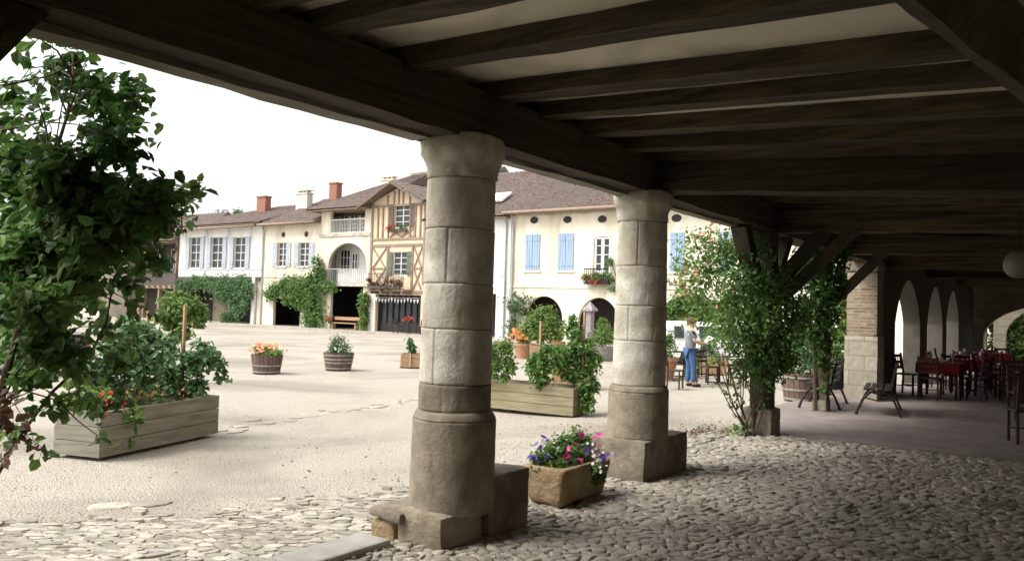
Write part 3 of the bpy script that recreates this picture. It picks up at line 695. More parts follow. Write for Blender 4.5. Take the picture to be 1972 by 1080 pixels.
# plant in arcade reveals
# ---------------- white boarded house (between)
hG=house('white boarded house half hidden by the nearest full column',-33.7,-27.2,6.9,'whiteboard',[(-33.2,-28.15,-.3,FZ(970,566))],arc=FZ(970,566)+.05,back=3)
downpipe(hG,-27.5,-.2,7); hiproof(-33.7,-27.2,YF,YF+11,7.2,10.5,hG,0,0)
mb=MB()
x=-33.6
while x<-27.3: mb.box(x,x+.03,YF-.02,YF-.003,FZ(970,560),6.85); x+=.32
mb.build('board_strips','frame',hG)
xx=FX(967,500); shutter(hG,xx-.1,xx+.35,FZ(967,532),FZ(967,470),YF-.01,'whiteboard',2)
mb=MB(); mb.add([(-30.3,YF+1.5,8.33),(-29.3,YF+1.5,8.33),(-29.3,YF+2.6,8.98),(-30.3,YF+2.6,8.98)],[(0,1,2,3)]); 
mb=MB(); mb.beam((-29.2,YF+.9,8.02),(-29.2,YF+1.9,8.62),1.2,.12); mb.build('skylight','frame',hG)
# ---------------- half-timbered gable house
x0,x1=FX(713,500),-33.75
pk=(FX(772,352),FZ(772,352)); egl=FZ(716,385)-.1
wA=(FX(760,415),FX(790,415),FZ(775,438),FZ(775,393)); wB=(FX(757,505),FX(784,505),FZ(770,530),FZ(770,485)); low=(FX(724,600),x1-.25,-.3,FZ(770,568))
hF=T('house','ochre half timbered gable house with flowered balcony','house',((x0+x1)/2,YF+2,-.22))
mb=MB(); zg=FZ(716,392); sheet(mb,front(),x0,x1,-.3,zg,[wA,wB,low],.2)
xm=(x0+x1)/2; mb.add([(x0,YF,zg),(x1,YF,zg),(xm,YF,pk[1]-.25)],[(0,1,2)])
for X in (x0+.004,x1-.004): mb.quad((X,YF,-.3),(X,YF+11,-.3),(X,YF+11,zg),(X,YF,zg))
mb.build('wall','ochre',hF)
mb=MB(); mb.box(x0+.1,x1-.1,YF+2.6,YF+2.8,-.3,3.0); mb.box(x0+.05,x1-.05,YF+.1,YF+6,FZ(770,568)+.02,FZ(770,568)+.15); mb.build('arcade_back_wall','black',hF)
mb=MB(); D=YF-.03
def tb(xa,za,xb,zb,w=.1): mb.beam((xa,D,za),(xb,D,zb),w,.06,(0,1,0))
zA,zB,zC=FZ(770,472),FZ(770,460),FZ(770,385)
def bh(xa,xb,z,w=.18): w*=.75; mb.box(xa,xb,D-.045,D+.025,z-w/2,z+w/2)
bh(x0,x1,zA,.2);bh(x0,x1,zB,.16);bh(x0,x1,FZ(770,562),.24);bh(x0,x1,zg-.25,.18)
for X in (x0+.1,x1-.1): mb.box(X-.08,X+.08,D-.048,D+.025,2.9,zg)
for f in (.13,.22,.72,.8,.9): X=x0+(x1-x0)*f; mb.box(X-.06,X+.06,D-.04,D+.025,zB+.09,zg-.35)
for X in (wA[0]-.50,wA[1]+.50): mb.box(X-.04,X+.04,D-.042,D+.025,zB+.09,zg-.35)
for X in (wB[0]-.46,wB[1]+.46): mb.box(X-.07,X+.07,D-.042,D+.025,FZ(770,560),zA-.11)
for (a,c) in ((x0+.25,wB[0]-.6),(wB[1]+.6,x1-.25)):
    z0_,z1_=FZ(770,560)+.1,zA-.14; zm=(z0_+z1_)/2; bh(a,c,zm,.1)
    for (p,q) in ((z0_,zm),(zm,z1_)): 
        mb.beam((a,D-.02,p),(c,D-.02,q),.07,.05,(0,1,0)); mb.beam((a,D-.026,q),(c,D-.026,p),.07,.05,(0,1,0))
for i,(a,c) in enumerate(((wA[0]-.35,(wA[0]+wA[1])/2),((wA[0]+wA[1])/2,wA[1]+.35))):
    mb.beam((a,D-.02,zB+.12),(c,D-.02,wA[2]-.1),.07,.05,(0,1,0)); mb.beam((a,D-.026,wA[2]-.1),(c,D-.026,zB+.12),.07,.05,(0,1,0))
for f in (.3,.42,.5,.58,.7): X=x0+(x1-x0)*f; mb.box(X-.05,X+.05,D-.04,D+.025,zg-.16,zg+(pk[1]-.35-zg)*(1-abs(f-.5)*2)-.05)
mb.build('timber_frame','timber',hF)
window(hF,*wA[:2],wA[2],wA[3],YF,2,4,rec=.1); window(hF,*wB[:2],wB[2],wB[3],YF,2,4,rec=.1)
for w,m_ in ((wA,'brownshut'),(wB,'greenshut')):
    shutter(hF,w[0]-.45,w[0]-.03,w[2],w[3],YF-.03,m_,3); shutter(hF,w[1]+.03,w[1]+.45,w[2],w[3],YF-.03,m_,3)
# gable roof running back, with projecting verge
mb=MB(); ov=.65; sl_=(pk[1]-zg)/(xm-x0)
for sgn,X in ((-1,x0-ov),(1,x1+ov-.3)):
    ze=pk[1]-abs(X-xm)*sl_; a=(X,YF-.75,ze); d=(xm,YF-.75,pk[1]); a2=(X,YF+6,ze); d2=(xm,YF+6,pk[1])
    roofpatch(mb,a,a2,d2,d)
    mb.beam((X,YF-.78,ze-.08),(xm,YF-.78,pk[1]-.08),.12,.2,(0,1,0)); mb.quad((X,YF-.74,ze-.05),(X,YF+5,ze-.05),(xm,YF+5,pk[1]-.05),(xm,YF-.74,pk[1]-.05))
rf=mb.build('gable_roof','tile',hF)
hF2=T('large_hipped_roof','broad hipped tile roof rising behind the timbered gable','roof',(-39,YF+7,6))
mb=MB(); 
E0=(x0-6,YF+1.0,7.6);E1=(x1+1.2,YF+1.0,7.6);Rr=(x1+.8,YF+7,11.35);Rl=(x0+.5,YF+7,11.1)
roofpatch(mb,E0,E1,Rr,Rl); mb.add([E1,Rr,(x1+1.2,YF+12,7.6)],[(0,1,2)]); mb.add([E0,Rl,(x0-6,YF+12,7.6)],[(0,1,2)]); mb.quad((x0-6,YF+12,7.6),(x1+1.2,YF+12,7.6),Rr,Rl)
mb.build('tiles','tile',hF2); chimney(hF2,FX(690,345)-3.5,FX(690,345)-2.2,YF+5.5,9.6,ony(700,352,YF+5.5).z,'cream2')
cpt=ony(811,330,YF+6.2); chimney(hF2,cpt.x-1.1,cpt.x+.5,YF+6.2,9.8,cpt.z-.1,'cream2',pots=False)
mb=MB(); mb.tube([(cpt.x-.2,YF+6.4,cpt.z),(cpt.x-.2,YF+6.4,cpt.z+2.1)],.02,5)
for i in range(5): mb.tube([(cpt.x-.6,YF+6.4,cpt.z+1.0+.22*i),(cpt.x+.2,YF+6.4,cpt.z+1.0+.22*i)],.012,4)
mb.build('aerial','zinc',hF2)
# balcony
bz=FZ(760,560); bt=FZ(760,527); bx0,bx1=FX(727,540),FX(796,540)
mb=MB(); mb.box(bx0,bx1,YF-.9,YF-.06,bz-.05,bz+.08)
for X in np.linspace(bx0+.2,bx1-.2,4): mb.box(X-.07,X+.07,YF-.85,YF-.06,bz-.22,bz-.052)
MB().box(x0+.02,low[0]-.03,YF-.06,YF-.002,-.3,low[3]+.1).build('white_pier','white',hF)
bal=mb.build('balcony','timber',hF)
railing(bal,bx0,bx1,bz+.08,bt,YF-.86,'brownshut',.14)
fb=T('balcony_planting','trailing plants in boxes on the timber balcony','plants',((bx0+bx1)/2,YF-.9,bz))
mb=MB(); foliage(mb,[((X,YF-.95,bz+random.uniform(.1,.6)),(.3,.15,.3)) for X in np.linspace(bx0+.2,bx1-.2,9)],420,.1); mb.build('foliage','lf_red',fb)
mb=MB(); mb.box(bx0+.2,bx1-.2,YF-1.05,YF-.92,bz+.1,bz+.28); mb.build('plant_box','darkwood',fb)
fb=T('window_box','red geranium box under the gable window with brown shutters','window box',(wA[0],YF-.2,wA[2]-.3))
MB().box(wA[0]-.35,wA[1]-.1,YF-.25,YF-.09,wA[2]-.28,wA[2]-.1).build('trough','darkwood',fb)
mb=MB(); foliage(mb,[((X,YF-.25,wA[2]),(.25,.12,.15)) for X in np.linspace(wA[0]-.25,wA[1]-.2,4)],500,.09); mb.build('foliage','lf_mid',fb)
flowers([(wA[0]-.1+random.gauss(0,.22),YF-.35,wA[2]+random.gauss(0,.14)) for _ in range(40)],.045,'redf',fb)
# shop front and bunting
mb=MB(); 
for X in np.linspace(low[0]+.1,low[1]-.1,8): mb.box(X-.04,X+.04,YF+.3,YF+.38,-.2,2.4)
mb.box(low[0],low[1],YF+.29,YF+.39,2.401,2.75); mb.box(low[0],low[1],YF+.32,YF+.36,-.2,.5)
sf=mb.build('shop_front','iron',hF); MB().box(low[0],low[1],YF+.40,YF+.42,.5,2.4).build('pane','glass',sf)
mb=MB(); n=14
for i in range(n):
    X=low[0]+(low[1]-low[0])*(i+.5)/n; z=low[3]-.2-.08*math.sin(math.pi*(i%5)/5); mb.add([(X-.09,YF-.15,z),(X+.09,YF-.15,z),(X,YF-.15,z-.24-.06*random.random()),(X-.09,YF-.14,z),(X+.09,YF-.14,z),(X,YF-.14,z-.24)],[(0,1,2),(5,4,3)])
mb.tube([(low[0],YF-.145,low[3]-.18),(low[1],YF-.145,low[3]-.18)],.012,4)
tag(mb.build('bunting','paper'),'string of small white pennants over the dark shop front','bunting')
# ---------------- white house with loggia and big arch
x0,x1=FX(616,500),FX(713,500)-.01
lg=(FX(637,425),FX(703,425),FZ(670,448),FZ(670,403)); ar=(FX(632,520),FX(705,520),FZ(668,545),FZ(668,468),'arch',1.5); lo=(FX(636,590),FX(698,590),-.3,FZ(668,548))
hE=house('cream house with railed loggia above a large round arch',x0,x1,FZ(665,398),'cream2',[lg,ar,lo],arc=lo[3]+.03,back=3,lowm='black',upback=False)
mb=MB(); mb.box(x0+.2,x1-.2,YF+1.3,YF+1.4,lo[3]+.2,FZ(665,398)-.1); mb.box(x0+.1,x1-.1,YF+.05,YF+1.3,lg[2]-.15,lg[2]-.01); mb.build('loggia_back_wall','white',hE)
for f in (.12,.42,.72): 
    a=lg[0]-.75+(lg[1]-lg[0])*f; window(hE,a,a+.75,lg[2]+.15,lg[3]-.25,YF,2,4,rec=1.2)
railing(hE,lg[0],lg[1],lg[2],lg[2]+.95,YF+.08,'frame',.16)
a=ony(656,500,YF+1.25).x; window(hE,a,a+1.05,ar[2]+.05,ar[3]-.3,YF,3,4,rec=1.2,fw_=.08); window(hE,a+1.2,a+1.75,ar[2]+.4,ar[3]-.6,YF,2,3,rec=1.2,fw_=.05)
pz=FZ(668,517); mb=MB(); mb.box(FX(650,530),ar[1],YF+.02,YF+.08,ar[2],pz-.08); mb.build('parapet','white',hE)
railing(hE,FX(624,530),ar[1]+.1,ar[2],pz,YF-.12,'zinc',.2)
MB().box(x0-.1,x1,YF-.2,YF-.003,ar[2]-.22,ar[2]-.02).build('ledge','stone',hE); MB().box(x0-.06,x1,YF-.08,YF-.003,lg[2]-.24,lg[2]-.03).build('ledge','stone',hE)
hiproof(x0,x1,YF,YF+11,FZ(665,398)+.15,11,hE,3.6,0,ov=.75)
# ---------------- cream house with small lilac shutters
x0,x1=FX(506,500),FX(616,500)-.02; EZ=FZ(560,428)
w1=(FX(535,490),FX(551,490),FZ(545,513),FZ(545,467)); w2=(FX(576,490),FX(595,490),FZ(585,513),FZ(585,467))
o1=(FX(526,600),FX(578,600),-.3,FZ(545,574)); o2=(FX(590,600),FX(625,600)-.4,-.3,FZ(600,578),'arch',.5)
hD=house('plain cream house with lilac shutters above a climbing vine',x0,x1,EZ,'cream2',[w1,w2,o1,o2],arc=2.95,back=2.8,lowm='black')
for w in (w1,w2):
    window(hD,w[0],w[1],w[2],w[3],YF,2,4,rec=.1); shutter(hD,w[0]-.55,w[0]-.03,w[2],w[3],YF,'lilac',3); shutter(hD,w[1]+.03,w[1]+.55,w[2],w[3],YF,'lilac',3); sill(hD,w[0],w[1],w[2],YF,'cream')
for (x,y) in ((546,452),(590,451)):
    X,Z=FX(x,y),FZ(x,y); mb=MB(); mb.lathe([(.0,0),(.2,0),(.2,.03),(0,.03)],(0,0,0),16); mb.v=[(X+v[0],YF-v[2]+.012,Z+v[1]) for v in mb.v]; mb.build('round_vent','black',hD)
MB().box(x0,x1,YF-.04,YF+.01,FZ(560,533)-.06,FZ(560,533)).build('string_course','stone',hD)
hiproof(x0,x1,YF,YF+11,EZ+.1,9.7,hD,0,0); gutter(hD,x0,x1,EZ-.15); downpipe(hD,x0+.1,-.2,EZ)
p=ony(578,405,YF+3.2); chimney(hD,p.x-.55,p.x+.75,YF+3.2,8.2,ony(578,374,YF+3.2).z,'cream2')
p=ony(641,380,YF+5.2); chimney(hD,p.x-.45,p.x+.4,YF+5.2,8.8,ony(641,354,YF+5.2).z,'brick',pots=False)
p=ony(502,402,YF+4.5)
# ---------------- white overhanging house with three shuttered windows
x0,x1=FX(345,490),FX(504,490); EZ=FZ(430,438); zl=FZ(420,533)
ws=[(FX(a,485),FX(c,485),FZ(a,516),FZ(a,457)) for a,c in ((366,386),(407,429),(451,473))]
hC=T('house','white house with three lilac shuttered windows jettied over a vine','house',((x0+x1)/2,YF+2,-.22))
mb=MB(); sheet(mb,front(),x0,x1,zl,EZ,ws,.2)
for X in (x0+.005,x1-.005): mb.quad((X,YF,zl),(X,YF+11,zl),(X,YF+11,EZ),(X,YF,EZ))
mb.quad((x0,YF,zl),(x1,YF,zl),(x1,YF+11,zl),(x0,YF+11,zl))
mb.build('upper_wall','white',hC)
mb=MB(); mb.box(x0+.02,x1-1.3,YF+2.2,YF+2.4,-.3,zl-.01); mb.box(x0+.05,x1-.05,YF+.45,YF+.6,zl+.1,EZ-.1); mb.build('ground_wall_and_shade_backing','black',hC)  # second box is a black backing painting dark rooms behind the upper windows
MB().box(x1-.5,x1-.03,YF+.1,YF+2.6,-.3,zl-.01).build('stone_pier','cream2',hC); MB().box(FX(384,600),FX(416,600),YF+1.2,YF+2.19,-.3,zl-.01).build('stone_pier','plinth',hC)
mb=MB(); mb.box(x0-.05,x1+.0,YF-.08,YF-.003,zl-.28,zl-.0)
for X in (x0+.1,FX(484,560)): mb.box(X-.13,X+.13,YF+.05,YF+.3,-.3,zl-.29)
mb.build('jetty_beam','darkwood',hC)
MB().box(x1-.9,x1-.55,YF-.1,YF+.095,-.3,zl).build('white_pier','white',hC)
mb=MB()
for w in ws:
    for X in (w[0]-.62,w[1]+.62): mb.box(X-.05,X+.05,YF-.02,YF-.003,zl+.01,EZ)
mb.box(x0,x1,YF-.024,YF-.003,ws[0][2]-.2,ws[0][2]-.1); mb.build('timber_frame','lilac',hC)
for w in ws:
    window(hC,w[0],w[1],w[2],w[3],YF,2,4,rec=.1); shutter(hC,w[0]-.52,w[0]-.02,w[2],w[3],YF-.02,'lilac',3); shutter(hC,w[1]+.02,w[1]+.52,w[2],w[3],YF-.02,'lilac',3)
MB().box(x0,x1,YF-.3,YF-.003,EZ-.02,EZ+.3).build('fascia','darkwood',hC); hiproof(x0,x1,YF,YF+11,EZ+.35,9.4,hC,5.5,0,ov=.7); gutter(hC,x0,x1,EZ-.1,ov=.75)
p=ony(503,404,YF+3.5); chimney(hC,p.x-.6,p.x+.5,YF+3.5,8,ony(503,380,YF+3.5).z,'brick',pots=False)
# ---------------- dark timber gallery house and pale one at far left
x0,x1=FX(252,500),FX(344,500)-.05; zf=FZ(300,547); ze=FZ(310,462)
hB=T('house','dark timber house with wooden gallery at the left corner','house',((x0+x1)/2,YF+2,-.22))
mb=MB(); mb.box(x0,x1,YF+1.2,YF+9,-.3,ze); mb.build('wall','darkwood',hB)
mb=MB(); mb.box(x0,x1,YF-.2,YF+1.19,zf-.35,zf-.1)
for X in np.linspace(x0+.15,x1-.15,4): mb.box(X-.1,X+.1,YF-.15,YF+.1,-.3,zf-.36); mb.box(X-.08,X+.08,YF-.15,YF+.05,zf-.099,ze-.05)
for X in np.linspace(x0+.3,x1-.3,9): mb.box(X-.07,X+.07,YF-.45,YF-.21,zf-.3,zf-.12)
mb.build('gallery','timber',hB); 
mb=MB(); mb.box(x0,x1,YF-.17,YF-.12,zf-.09,zf+.85); mb.build('gallery_boarding','darkwood',hB)
railing(hB,x0,x1,zf+.86,zf+1.25,YF-.14,'darkwood',.2)
for f in (.2,.6): 
    a=x0+(x1-x0)*f; window(hB,a,a+.9,zf+.3,ze-.7,YF+1.0,2,3,rec=.1)
hiproof(x0,x1,YF,YF+9,ze+.2,ze+2.6,hB,0,0,ov=.8)
hA=house('cream house behind the rose with a plain shuttered front',x0-16,x0-.1,6.2,'cream2',[(x0-4.5,x0-3.3,-.3,2.0),(x0-9,x0-8,3.4,5.0),(x0-4,x0-3,3.4,5.0)],back=3,YY=YF-2.5)
hiproof(x0-16,x0-.1,YF-2.5,YF+7,6.3,8.8,hA,3,3)
for a in (x0-9,x0-4): window(hA,a,a+1,3.4,5,YF-2.5,2,3,rec=.1); shutter(hA,a-.55,a-.03,3.4,5,YF-2.5,'lilac'); shutter(hA,a+1.03,a+1.55,3.4,5,YF-2.5,'lilac')
MB().box(x0-4.45,x0-3.35,YF-2.38,YF-2.3,-.25,1.98).build('door','lilac',hA)
lh=T('house','pink brick house at the far left edge behind the leaves','house',(-95,20,-.22))
mb=MB(); mb.box(-103,-86,26,36,-.3,6.5); mb.build('wall','brickwall',lh)
mb=MB(); 
for q in (-88.5,-92.5,-96.5): mb.box(q-.6,q+.6,25.94,25.995,3.3,4.9); mb.box(q-.6,q+.6,25.94,25.995,-.2,2)
mb.build('shutter','lilac',lh); hiproof(-103,-86,26,36,6.5,9,lh,3,3)
# pavement at the foot of the frontage
g=MB(); g.box(-100,-4.6,YF-2.2,YF+4,-.25,-.12); struct(g,'pavement','flag')
# ---------------- pale building closing the corner and end wall with arches
hI=T('house','pale stone building seen through the dark pointed arches','house',(-8,YF+3,-.22))
mb=MB(); sheet(mb,front(36.9),-11.4,-4.3,-.3,6.8,[],.3); mb.box(-11.4,-4.3,36.95,45,-.3,6.8); mb.build('wall','blocksw',hI)
hiproof(-11.4,-4.3,36.9,45,7,9,hI,0,0)
ew=T('arch_wall','honey stone end wall with a wide arch behind the dark tables','wall',(-2,34.5,0))
mb=MB(); P_=lambda u,v,w:(u,34.5+w,v)
sheet(mb,P_,-4.3,3,-.05,3.3,[(ony(1893,650,34.5).x,1.4,-.05,2.35,'arch',1.3)],.5); sheet(mb,lambda u,v,w:(u,35.0,v),-4.3,3,-.05,3.3,[(ony(1893,650,34.5).x,1.4,-.05,2.35,'arch',1.3)],.0); mb.build('wall','blocks',ew)
ew2=T('arch_wall','second stone arch glimpsed through the end wall opening','wall',(-2,38.5,0))
mb=MB(); P_=lambda u,v,w:(u,38.5+w,v); a=ony(1899,650,38.5).x; b_=ony(1913,650,38.5).x; c=ony(1936,650,38.5).x
sheet(mb,P_,-4.3,3,-.05,3.6,[(a,b_,-.05,2.1,'arch',.25),(c,2.2,-.05,2.6,'arch',1.5)],.5); mb.build('wall','blocks',ew2)

# arch wall along column line
aw_=T('arcade_wall','shade-darkened stone wall with three pointed arches beside the red tables','wall',(-3.8,27,0))
P_=lambda u,v,w:(-3.62-w,u,v)
def Yat(px,X): # where pixel column crosses plane X
    p=onx(px,620,X); return p.y
hs_=[(Yat(1724,-3.62),Yat(1772,-3.62),-.05,FZ(1,1)*0+2.62,'pointed',1.1),(Yat(1786,-3.62),Yat(1815,-3.62),-.05,2.62,'pointed',1.1),(Yat(1823,-3.62),Yat(1846,-3.62),-.05,2.62,'pointed',1.0)]
mb=MB(); sheet(mb,P_,18.5,34.4,-.05,3.4,hs_,.4); sheet(mb,lambda u,v,w:(-4.02,u,v),18.5,34.4,-.05,3.4,hs_,0); mb.quad((-3.62,18.5,-.05),(-4.02,18.5,-.05),(-4.02,18.5,3.4),(-3.62,18.5,3.4)); mb.build('wall','shadeplaster',aw_)  # wall colour is darkened to stand in for shade on its inner faces

# ================================================================= TREES BEHIND
def tree(loc,h,r,label,m='lf_far',n=900,L=.3,group=None,trunk=.12):
    t=T('tree',label,'tree',loc,group); x,y,z=loc
    mb=MB(); mb.tube([(x,y,z),(x+.1,y,z+h*.4),(x-.1,y+.1,z+h*.8)],[trunk,trunk*.7,trunk*.3],7)
    bl=[]
    for i in range(7):
        a=random.uniform(0,6.28); q=Vector((x+math.cos(a)*r*.6,y+math.sin(a)*r*.6,z+h*random.uniform(.6,1.0))); mb.tube([(x,y,z+h*.45),q],[trunk*.4,.02],5); bl.append((q,r*random.uniform(.35,.55)))
    mb.build('trunk','bark',t); mb=MB(); foliage(mb,bl,n/(r*r)*.22,L,spread=.5); mb.build('crown',m,t); return t
for (px,py,Y,r,lb) in ((457,392,52,1.3,'small airy tree rising over the white house roof'),(405,402,50,1.8,'thin pale tree top left of the brick chimney'),(528,398,50,1.2,'green treetop just right of the brick chimney')):
    p=ony(px,py,Y); tree((p.x,Y,-.2),p.z-.2+.2,r,lb,L=.3,n=260)
for i,(X,Y,h,r,lb) in enumerate(((-2.4,47,6.5,3.2,'bright green tree seen through the far right arch'),(1.5,44,5,2.6,'bushy tree behind the end wall arches'),(-14,52,8,3,'round tree behind the yellow house'))): tree((X,Y,-.2),h,r,lb,'lf_mid' if i<2 else 'lf_far',2600,.22)
mb=MB(); hb=T('hedge','green hedge filling the opening behind the far arch','hedge',(-1.5,42,-.2)); foliage(mb,[((X,42.5,z),(1.2,.6,.9)) for X in (-3,-1.6,0,1.4) for z in (.6,1.8,2.8)],300,.2); mb.build('foliage','lf_light',hb); MB().tube([(-3.5,42.6,0),(2,42.6,0)],.1).build('stem','stem',hb)

# ================================================================= VINES ON THE FACADES
def wallvine(label,pts,m,dens=170,L=.2,Yo=.35,stem=None):
    c=ony(pts[0][0],pts[0][1],YF-Yo); t=T('wall_vine',label,'vine',(c.x,YF-.3,-.22),group='vines on the far house fronts')
    bl=[]
    for (x,y,rx,ry,*k) in pts:
        p=ony(x,y,YF-Yo); s=.056; bl.append((p,(rx*s,.35,ry*s*.85),k[0] if k else 1))
    mb=MB(); foliage(mb,bl,dens,L); mb.build('foliage',m,t)
    mb=MB()
    for (xa,ya,xb,yb) in stem or []: p=ony(xa,ya,YF-.15);q=ony(xb,yb,YF-.2); mb.tube([p,p.lerp(q,.5)+Vector((.15,0,0)),q],[.06,.045,.03])
    if stem: mb.build('stem','stem',t)
    return t
wallvine('blue-green vine hanging under the white jettied house',[(352,546,16,12),(372,544,20,13),(395,547,22,14),(418,550,22,17),(440,553,22,20),(462,552,20,20),(478,560,12,18),(455,575,22,20),(430,568,16,14),(470,585,10,14),(438,612,14,10),(455,604,12,14,.7)],'lf_blue',stem=[(440,620,445,570)])
wallvine('green vine over the openings of the cream house',[(520,565,14,12,.7),(535,558,18,14),(560,552,24,18),(590,560,26,26),(602,590,24,26),(602,615,22,18),(575,572,22,18),(560,575,18,12,.8),(610,530,14,18),(628,552,20,10),(640,550,14,8,.6),(610,510,7,14,.7)],'lf_mid',stem=[(602,628,600,560),(600,560,612,515)])
wallvine('narrow green creeper on the pier beside the black shop',[(698,590,8,18),(698,618,8,20),(702,572,6,10)],'lf_light',stem=[(700,638,700,575)])
wallvine('sparse climber beside the first arch of the yellow house',[(988,590,10,16,.5),(1000,575,16,10,.5),(985,620,10,20,.5),(1008,600,6,14,.4)],'lf_far',stem=[(988,660,990,585),(990,585,1015,570)])
wallvine('dense green creeper right of the second column on the yellow front',[(1300,592,20,12),(1330,588,26,14),(1360,592,24,14)],'lf_mid',stem=[(1330,640,1330,600)])

# ================================================================= PLANTERS
def boardbox(t,corner,du,dv,lu,lv,h,m,z,nb=2,th=.04,name='side_board'):
    """open wooden box from boards. corner Vector, du,dv unit vectors"""
    c=Vector(corner); c.z=z
    bh_=h/nb
    for k in range(nb):
        z0_=z+.04+k*bh_; zc=z0_+bh_/2-.002
        for a,b_ in ((c,c+du*lu),(c+dv*lv,c+dv*lv+du*lu)):
            mb=MB(); mb.beam(Vector((a.x,a.y,zc)),Vector((b_.x,b_.y,zc)),th,bh_-.008,(0,0,1),6,.002); mb.build(name,m,t)
        for a,b_ in ((c+du*(th/2),c+du*(th/2)+dv*lv),(c+du*(lu-th/2),c+du*(lu-th/2)+dv*lv)):
            mb=MB(); a=a+dv*(th/2+.002); b_=b_-dv*(th/2+.002); mb.beam(Vector((a.x,a.y,zc+.001)),Vector((b_.x,b_.y,zc+.001)),th,bh_-.008,(0,0,1),2,.002); mb.build('end_board',m,t)
    mb=MB()
    q=c+du*.06+dv*.06; 
    mb.add([c+du*.05+dv*.05+Vector((0,0,h-.03)),c+du*(lu-.05)+dv*.05+Vector((0,0,h-.03)),c+du*(lu-.05)+dv*(lv-.05)+Vector((0,0,h-.03)),c+du*.05+dv*(lv-.05)+Vector((0,0,h-.03))],[(0,1,2,3)]); mb.build('soil','soil',t)
    for a in (.1,.5,.9):
        mb=MB(); p=c+du*(lu*a-.05)+dv*.05; q=p+dv*(lv-.1); mb.beam(p+Vector((0,0,.018)),q+Vector((0,0,.018)),.08,.04); mb.build('skid','darkwood',t)
def plantthing(name,label,cat,loc,blobs,m,dens,L,stems=(),fl=(),group=None,stemr=.012):
    t=T(name,label,cat,loc,group); mb=MB(); foliage(mb,blobs,dens,L); mb.build('foliage',m,t)
    if stems:
        mb=MB()
        for s_ in stems: mb.tube(s_,[stemr*(1-.5*i/(len(s_)-1)) for i in range(len(s_))],6)
        mb.build('stem','stem',t)
    for (pts,r,mm) in fl: flowers(pts,r,mm,t)
    return t
# trough 1 (left)
z=-.22
F1=onz(187,889,z); R1=onz(417,839,z); L1=onz(118,879,z)
du=(R1-F1); lu=du.length; du.normalize(); dv=Vector((-du.y,du.x,0)); lv=.62
if (L1-F1).dot(dv)<0: dv=-dv
dF=(F1-CAM).dot(fw)
t1=T('wooden_trough','long weathered grey plank trough of tomato plants at left','planter',F1)
boardbox(t1,F1,du,dv,lu,lv,.52,'plank',z,3)
def along(u,v,zz): return F1+du*u+dv*v+Vector((0,0,zz))
def px2(x,y,ref): return atd(x,y,(ref-CAM).dot(fw))
ctr=along(lu*.5,.3,.5)
g1='plants in the left trough'
def stake(base,x,ytop,label,dep=None):
    top=atd(x,ytop,(base-CAM).dot(fw)); mb=MB(); mb.beam(base,Vector((base.x,base.y,top.z)),.035,.035,(0,1,0)); return tag(mb.build('plant_stake','stake'),label,'stake',group='wooden plant stakes')
b1=along(lu*.42,.3,.45); b2=along(lu*.82,.3,.45)
stake(b1,283,580,'tall thin stake left of the round tree in the grey trough'); stake(b2,380,588,'tall thin stake right of the round tree in the grey trough')
d1=(b1-CAM).dot(fw); d2=(b2-CAM).dot(fw)
plantthing('tomato_plant','leafy blue-green tomato plant at the left stake','plant',b1,[pxblob(262,650,38,32,d1),pxblob(290,680,40,38,d1),pxblob(230,690,38,36,d1),pxblob(275,720,34,30,d1),pxblob(205,740,36,30,d1),pxblob(245,625,24,20,d1,.7),pxblob(180,720,30,26,d1)],'lf_blue',1150,.09,[[b1,b1+Vector((.02,0,.5)),b1+Vector((-.05,0,1.0))]],group=g1)
plantthing('tomato_plant','leafy tomato plant at the right stake drooping over the trough end','plant',b2,[pxblob(395,680,26,26,d2),pxblob(360,705,34,30,d2),pxblob(335,730,28,28,d2),pxblob(420,705,12,18,d2),pxblob(428,728,12,12,d2,.8),pxblob(375,745,28,18,d2),pxblob(325,665,22,18,d2)],'lf_blue',1150,.09,[[b2,b2+Vector((.02,0,.4)),b2+Vector((-.05,0,.8))],[b2,b2+Vector((-.2,-.1,.4))]],group=g1)
b3=along(.35,.3,.48)
plantthing('leafy_plant','bright green broad leafed plant at the trough left end','plant',b3,[pxblob(190,800,32,26,(b3-CAM).dot(fw)),pxblob(160,770,36,26,(b3-CAM).dot(fw)),pxblob(150,735,26,26,(b3-CAM).dot(fw),.8),pxblob(205,770,24,18,(b3-CAM).dot(fw)),pxblob(250,800,24,14,(b3-CAM).dot(fw),.8)],'lf_light',800,.1,[[b3,b3+Vector((0,0,.3))]],fl=[([atd(random.gauss(215,25),random.gauss(770,14),dF-.15) for _ in range(16)],.022,'redf')],group=g1)
b4=along(lu*.62,.32,.48)
plantthing('marigolds','low orange yellow flowers at the trough middle','flowers',b4,[pxblob(265,765,40,12,(b4-CAM).dot(fw)),pxblob(310,770,30,10,(b4-CAM).dot(fw),.8)],'lf_light',900,.05,fl=[([atd(random.gauss(285,34),random.gauss(758,7),(b4-CAM).dot(fw)) for _ in range(40)],.02,'orange')],group=g1)
